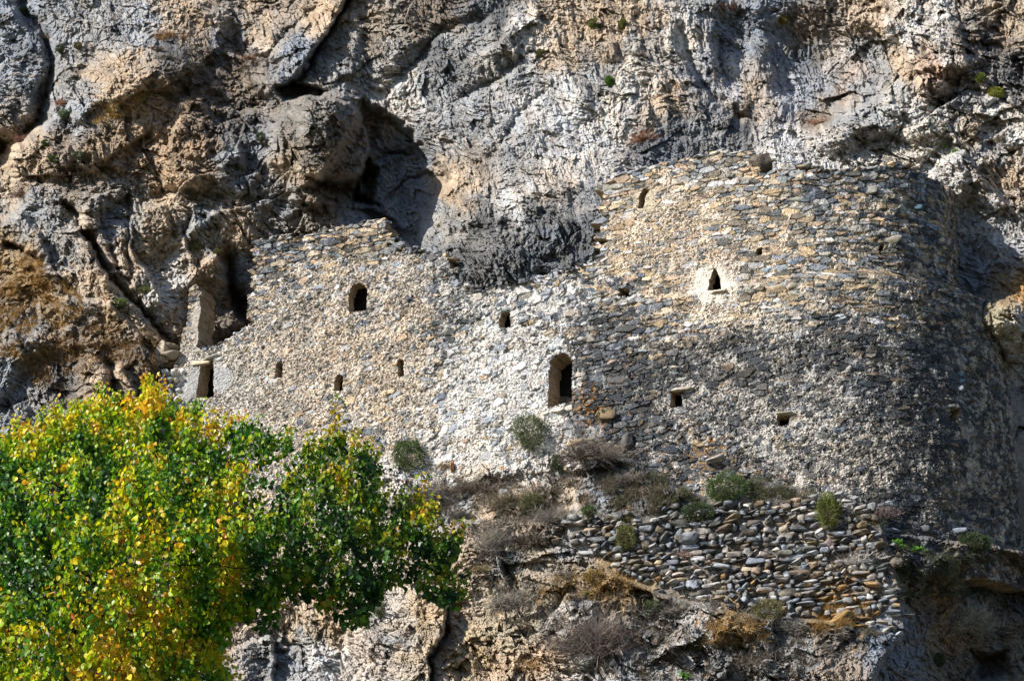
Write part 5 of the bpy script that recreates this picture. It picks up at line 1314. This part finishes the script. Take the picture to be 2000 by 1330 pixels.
PL = [
 ('dry', 1100, 1120, 24, 16, DRY, 'brown dry shrub between the deep cracks left of the ochre hump'),
 ('grass', 1410, 1245, 30, 18, (.30, .20, .07), 'ochre grassy hump low under the middle of the cobble terrace'),
 ('bush', 1160, 1128, 20, 12, (.30, .20, .05), 'ochre lichen-coloured bush left of the lower cobbles'),
 ('dry', 1560, 1275, 34, 16, DRG, 'grey dry shrub on the bank near the bottom, right of centre'),
 ('dry', 1230, 935, 26, 20, (.12, .10, .08), 'dark dry shrub right of the big round brown shrub'),
 ('bush', 1275, 1190, 18, 14, DKG, 'dark green bush under the left part of the cobble terrace'),
 ('dry', 1040, 1300, 30, 14, (.28, .18, .08), 'ochre dry tuft near the bottom edge left of the largest shrub'),
 ('dry', 330, 110, 30, 12, (.10, .085, .07), 'dark dry growth on the brown rock above the hollow'),
 ('dry', 780, 990, 26, 20, DRG, 'grey dry shrub showing behind the tree tips'),
 ('bush', 1035, 845, 34, 34, GGR, 'grey-green bush growing on the pale rubble wall below the tall doorway'),
 ('bush', 798, 890, 32, 31, GRN, 'round dark green bush at the wall foot just right of the tree top'),
 ('bush', 1420, 957, 46, 28, GRN, 'wide green bush above the cobble terrace, under orange-spotted stones'),
 ('bush', 1617, 998, 21, 33, (.16, .19, .04), 'upright yellow-green bush rooted in the top of the cobble terrace wall'),
 ('bush', 1365, 1003, 30, 17, DKG, 'low dark green bush at the left foot of the wide green bush'),
 ('bush', 1222, 1052, 18, 26, (.16, .17, .05), 'yellowish weedy bush at the upper left of the cobble terrace'),
 ('bush', 1088, 905, 11, 17, DKG, 'small dark green bush in a crack straight under the tall doorway'),
 ('fern', 1180, 805, 18, 13, GRN, 'green plant on orange stones right of the tall doorway sill'),
 ('fern', 1790, 1072, 24, 16, FERN, 'bright green fern beneath the blue-white slabs of the tower foot'),
 ('fern', 1756, 1058, 10, 9, FERN, 'small bright fern under the longest slab of the tower foot'),
 ('bush', 1902, 1062, 30, 18, DKG, 'dark green clump under the right-hand slab of the tower foot'),
 ('grass', 1850, 1130, 28, 22, GGR, 'green and pale grass tuft on the shaded bank above the big dry tussock'),
 ('dry', 1880, 1205, 46, 34, (.28, .25, .19), 'large pale dry tussock on the shaded bank at the lower right'),
 ('fern', 1145, 1160, 15, 10, FERN, 'small bright green plant between two orange-lichened humps'),
 ('fern', 1338, 1318, 20, 12, FERN, 'bright green plant at the very bottom edge of the cliff'),
 ('grass', 1112, 1250, 25, 24, GRN, 'spiky green tuft left of the largest brown twiggy shrub'),
 ('bush', 1835, 1290, 10, 12, DKG, 'tiny dark shrub low on the shaded bank'),
 ('dry', 1152, 880, 50, 30, (.16, .13, .105), 'big round brown twiggy shrub on the ledge under the orange lichen'),
 ('dry', 930, 948, 62, 20, DRY, 'long low dark dry shrub on the upper ledge under the rubble wall'),
 ('dry', 1000, 975, 40, 24, (.18, .15, .10), 'brownish dry shrub in the middle of the upper ledge'),
 ('bush', 1040, 985, 22, 20, (.13, .14, .06), 'olive bush between the two dry shrubs of the upper ledge'),
 ('dry', 1090, 1005, 50, 22, DRG, 'wide grey-brown dry shrub at the left end of the cobble terrace top'),
 ('dry', 840, 965, 36, 30, DRG, 'grey twiggy shrub behind the yellow tip of the tree'),
 ('dry', 905, 1005, 38, 14, (.08, .07, .06), 'blackish dry shrub low on the ledge right of the tree'),
 ('dry', 1042, 1052, 38, 19, (.10, .08, .06), 'dark dry shrub hanging left of the cobble terrace'),
 ('dry', 962, 1060, 16, 40, DRG, 'hanging curtain of grey dry stems beside the deep crack'),
 ('grass', 940, 1105, 26, 18, STRAW, 'straw-coloured grass tuft right of the branch tips'),
 ('dry', 1010, 1172, 50, 26, DRG, 'wide grey dry shrub on the lower ledge left of the lichened hump'),
 ('dry', 1166, 1245, 42, 46, (.15, .12, .10), 'largest brown twiggy shrub near the bottom centre'),
 ('dry', 1330, 1185, 48, 22, DRG, 'grey dry shrub directly under the cobble terrace'),
 ('dry', 1722, 1000, 32, 13, (.15, .11, .10), 'dark dry shrub in a hollow of the tower foot'),
 ('dry', 1692, 1092, 38, 20, (.36, .33, .30), 'spidery whitish dry tuft at the right end of the cobble terrace'),
 ('dry', 1290, 962, 30, 20, DRY, 'dry shrub between the brown shrub and the wide green bush'),
 ('grass', 1215, 1005, 34, 18, (.15, .14, .05), 'olive grass clump above the left end of the cobbles'),
 ('bush', 1150, 1000, 14, 10, GRN, 'small green bush on the ledge above the terrace corner'),
 ('bush', 1500, 1195, 28, 20, (.18, .17, .07), 'pale weedy bush at the foot of the cobble terrace'),
 ('dry', 1250, 1240, 34, 24, DRY, 'brown dry shrub on the bank right of the largest twiggy shrub'),
 ('dry', 1545, 1222, 30, 14, DRG, 'small grey dry shrub at the foot of the terrace right of the weedy bush'),
 ('dry', 1350, 1080, 20, 12, (.24, .17, .14), 'reddish dry tuft growing out of the middle of the cobbles'),
 ('grass', 1700, 1230, 24, 16, DRG, 'thin grey tuft under the right end of the cobble terrace'),
 ('bush', 1345, 1265, 22, 14, (.12, .12, .05), 'olive bush low on the bank under the grey dry shrub'),
 ('dry', 1470, 1290, 34, 18, DRY, 'dry shrub on the lowest bank under the terrace'),
 ('bush', 740, 1190, 10, 16, GGR, 'small grey-green shrub on the cream boulder below the branches'),
 ('moss', 1190, 158, 9, 11, (.08, .17, .02), 'egg-shaped bright green cushion on bare grey rock'),
 ('moss', 1915, 152, 11, 10, MOSS, 'round olive cushion plant, upper of the pair at the right edge'),
 ('moss', 1945, 181, 17, 14, (.24, .25, .04), 'lumpy yellow-green cushion plant, lower of the pair at the right edge'),
 ('moss', 1057, 105, 11, 9, (.13, .12, .04), 'round olive-brown cushion on the dome of grey rock'),
 ('moss', 1530, 38, 12, 12, (.22, .17, .03), 'golden-green cushion at the top of the smooth gully'),
 ('moss', 1160, 46, 15, 12, (.15, .17, .04), 'olive cushion on the slab near the top of the cliff'),
 ('moss', 1216, 46, 7, 12, (.17, .18, .04), 'narrow olive cushion right of the slab near the top'),
 ('dry', 1728, 70, 28, 18, (.07, .06, .055), 'dark twiggy shrub on the shoulder right of the smooth gully'),
 ('dry', 1258, 266, 20, 17, RED, 'reddish dry tuft on pale rock above the left end of the tower'),
 ('dry', 1600, 236, 32, 10, RED, 'red-brown dry tufts along the bottom of the smooth gully'),
 ('dry', 1250, 105, 18, 9, DRY, 'small brown tuft on pale rock near the top centre'),
 ('dry', 1425, 12, 58, 12, (.17, .10, .07), 'wide dark brown shrub along the top edge'),
 ('dry', 1200, 118, 30, 7, DRG, 'grey fringe of dry stems on the pale rock left of the gully'),
 ('grass', 1864, 292, 10, 8, FERN, 'bright grass tuft right of the tower top, the larger of two'),
 ('grass', 1846, 284, 9, 7, FERN, 'bright grass tuft right of the tower top, the smaller of two'),
 ('dry', 125, 198, 20, 12, RED, 'red-brown dry shrub on the ridge at the upper left'),
 ('bush', 125, 225, 12, 10, GRN, 'green bush just under the red-brown dry shrub at the upper left'),
 ('dry', 85, 74, 14, 11, (.08, .06, .045), 'dark dry shrub inside the upper left ravine'),
 ('bush', 118, 97, 9, 9, DKG, 'dark little bush right of the ravine, left of the olive one'),
 ('bush', 153, 91, 9, 7, (.14, .12, .04), 'olive little bush on smooth grey rock at the upper left'),
 ('bush', 46, 24, 13, 9, GRN, 'green bush at the head of the upper left ravine'),
 ('fern', 435, 103, 7, 8, (.22, .26, .04), 'tiny yellow-green plant above the dark hollow near the top'),
 ('dry', 487, 112, 17, 7, RED, 'reddish dry tuft on the lip of the dark hollow'),
 ('dry', 44, 376, 20, 14, (.12, .07, .05), 'dark brown shrub under the overhang at the left edge'),
 ('dry', 42, 270, 16, 12, (.22, .12, .09), 'rusty dry shrub on the nose of rock at the left edge'),
 ('bush', 90, 281, 8, 6, GRN, 'small green bush right of the rusty dry shrub'),
 ('bush', 105, 312, 10, 7, GRN, 'small green bush on the slope below the rusty dry shrub'),
 ('bush', 155, 306, 13, 9, DKG, 'dark green bush in the brown hollow at the left'),
 ('bush', 510, 270, 10, 11, DKG, 'dark green bush on the rock left of the great boulder'),
 ('bush', 386, 482, 13, 9, (.14, .16, .04), 'olive bush on the rock knob left of the ruined house'),
 ('dry', 366, 380, 16, 12, (.09, .07, .05), 'dark dry shrub in the crevice above the rock knob'),
 ('bush', 283, 568, 13, 7, (.13, .15, .04), 'olive bush on the slab in the long gully, upper one'),
 ('bush', 236, 592, 13, 8, (.10, .17, .03), 'green bush low in the long gully, lower one'),
 ('bush', 425, 495, 8, 6, (.13, .13, .04), 'tiny olive bush right of the rock knob'),
 ('dry', 430, 60, 14, 8, DRG, 'small grey dry tuft high on the left rock face'),
 ('dry', 310, 95, 12, 8, DRY, 'small brown dry tuft on the orange-stained rock'),
 ('bush', 250, 790, 14, 10, DKG, 'dark bush in the hollow above the tree at the left'),
 ('dry', 130, 690, 26, 12, (.10, .08, .05), 'dark dry shrub on the grassy slope at the left'),
 ('dry', 1960, 268, 20, 10, (.12, .10, .07), 'dark dry tuft on the rock at the right edge'),
 ('grass', 870, 905, 12, 10, STRAW, 'small straw tuft on the sandy bank under the rubble wall'),
 ('dry', 1400, 1175, 22, 12, DRG, 'grey dry tuft in the lower row of cobbles'),
]
KN = {'bush': ('bush', 'bush'), 'dry': ('dry_shrub', 'dry shrub'), 'grass': ('grass_tuft', 'grass tuft'), 'fern': ('fern', 'fern'), 'moss': ('cushion_plant', 'cushion plant')}
GRPS = {'bush': 'green bushes on the cliff', 'dry': 'dry shrubs on the ledges', 'grass': 'grass tufts on the rock', 'fern': 'bright green plants on the ledges', 'moss': 'cushion plants on the rock face'}
for (kd, x, y, rx, ry, col, lab) in PL:
    plant(kd, x, y, rx, ry, KN[kd][0], lab, KN[kd][1], col, GRPS[kd])

# ---- loose rocks on the ledges
for (x, y, w_, hh, c, lab) in ((1398, 897, .7, .26, (.42, .40, .37), 'pale flat stone among the orange-spotted stones above the wide green bush'), (1345, 1052, .8, .5, (.20, .21, .225), 'largest blue-grey boulder in the upper left of the cobble terrace'), (1560, 1072, .8, .42, (.27, .27, .25), 'pale oval boulder in the middle of the cobble terrace'), (1620, 1062, .6, .45, (.25, .19, .17), 'pinkish boulder in the cobble terrace below the yellow-green bush'), (890, 958, .5, .5, (.34, .35, .36), 'grey-blue block lying at the left end of the upper ledge'), (982, 962, .45, .28, (.48, .50, .52), 'small white block in the middle of the upper ledge'),
                               (884, 915, .22, .6, (.40, .20, .09), 'upright rusty red stone on the sandy bank'), (1225, 868, .55, .8, (.10, .09, .08), 'dark upright block right of the big brown shrub'),
                               (1640, 1195 + 20, 1.0, .55, (.28, .18, .07), 'orange-lichened boulder at the foot of the cobble terrace'), (1185, 815, .8, .4, (.2, .14, .08), 'dark flat boulder under the plant beside the tall doorway'),
                               (1130, 865, .9, .34, (.34, .25, .15), 'long tan stone on the ledge under the doorway')):
    loc, nor, _ = hit(x, y)
    st = Stones(); st.add(np.array(loc) + np.array([0, .0, .02]), (w_, .5, hh), -.3, c, w_ > hh * 1.6, .15, .3 if 'orange' in lab else 0, .2)
    st.build('loose_rock', label=lab, cat='rock', group='loose rocks on the ledges')

# ---- dry grass and low growth nobody could count
rg = np.random.default_rng(5)
def scatter(name, polys, n, col, L_, w_, label, grav=.3):
    g = Geo(); B_ = []; Cc = []
    for poly, share, cl in polys:
        xs = [p[0] for p in poly]; ys = [p[1] for p in poly]; k = 0; tries = 0
        while k < n * share and tries < n * 6:
            tries += 1
            x = rg.uniform(min(xs), max(xs)); y = rg.uniform(min(ys), max(ys))
            if not inpoly(np.array([x]), np.array([y]), poly)[0]: continue
            if perlin(np.array([x * .03]), np.array([y * .045]), 800)[0] < -.02: continue
            loc, nor, ob = hit(x, y)
            if not ob.startswith('cliff'): continue
            B_.append(np.array(loc)); Cc.append(cl); k += 1
    B_ = np.array(B_); Cc = np.array(Cc)
    m = 9
    b = np.repeat(B_, m, 0) + rg.normal(0, .06, (len(B_) * m, 3)); c = np.repeat(Cc, m, 0) * rg.uniform(.5, 1.6, (len(b), 1))
    d = np.stack([rg.normal(.1, .5, len(b)), -np.abs(rg.normal(.4, .3, len(b))), rg.normal(.5, .5, len(b))], 1)
    blades(g, b, d, rg.uniform(.5, 1.3, len(b)) * L_, w_, c, seg=3, curl=.2, grav=grav, r=rg)
    g.build(name, MAT_SHRUB, label=label, kind='stuff')
scatter('dry_grass', [([(-20, 500), (60, 490), (140, 560), (170, 600), (130, 640), (60, 650), (60, 700), (-20, 690)], .45, (.42, .25, .07)), ([(100, 690), (130, 640), (260, 640), (340, 670), (300, 720), (200, 700), (120, 760), (40, 740)], .3, (.28, .17, .07)),
                      ([(170, 250), (230, 195), (290, 180), (270, 215), (200, 240)], .1, (.42, .28, .09)), ([(300, 70), (370, 60), (360, 80), (310, 85)], .05, (.35, .2, .08))], 1500, None, .22, .008, 'orange and straw dry grass on the left slope')
scatter('ledge_undergrowth', [([(1060, 1130), (1240, 1120), (1240, 1165), (1060, 1180)], .05, (.34, .21, .07)), ([(1380, 1215), (1500, 1215), (1500, 1250), (1380, 1250)], .04, (.34, .2, .06)), ([(1570, 1190), (1700, 1180), (1720, 1215), (1590, 1230)], .05, (.36, .21, .06)), ([(840, 930), (1180, 930), (1330, 960), (1300, 1000), (1000, 1030), (850, 1030)], .32, (.17, .14, .10)), ([(1190, 900), (1340, 920), (1350, 1000), (1180, 990)], .12, (.12, .12, .06)),
                             ([(900, 1120), (1060, 1130), (1300, 1180), (1640, 1210), (1720, 1260), (1500, 1330), (1150, 1330), (1000, 1230)], .36, (.15, .13, .10)), ([(1740, 1060), (1990, 1080), (1990, 1160), (1760, 1180)], .15, (.08, .09, .05)), ([(1330, 930), (1560, 940), (1740, 1010), (1740, 1040), (1560, 1000), (1340, 1000)], .12, (.13, .13, .07)), ([(380, 90), (520, 110), (470, 170), (330, 230), (280, 160)], .1, (.12, .09, .06))], 3600, None, .24, .007, 'brown and olive undergrowth along the ledges below the walls')
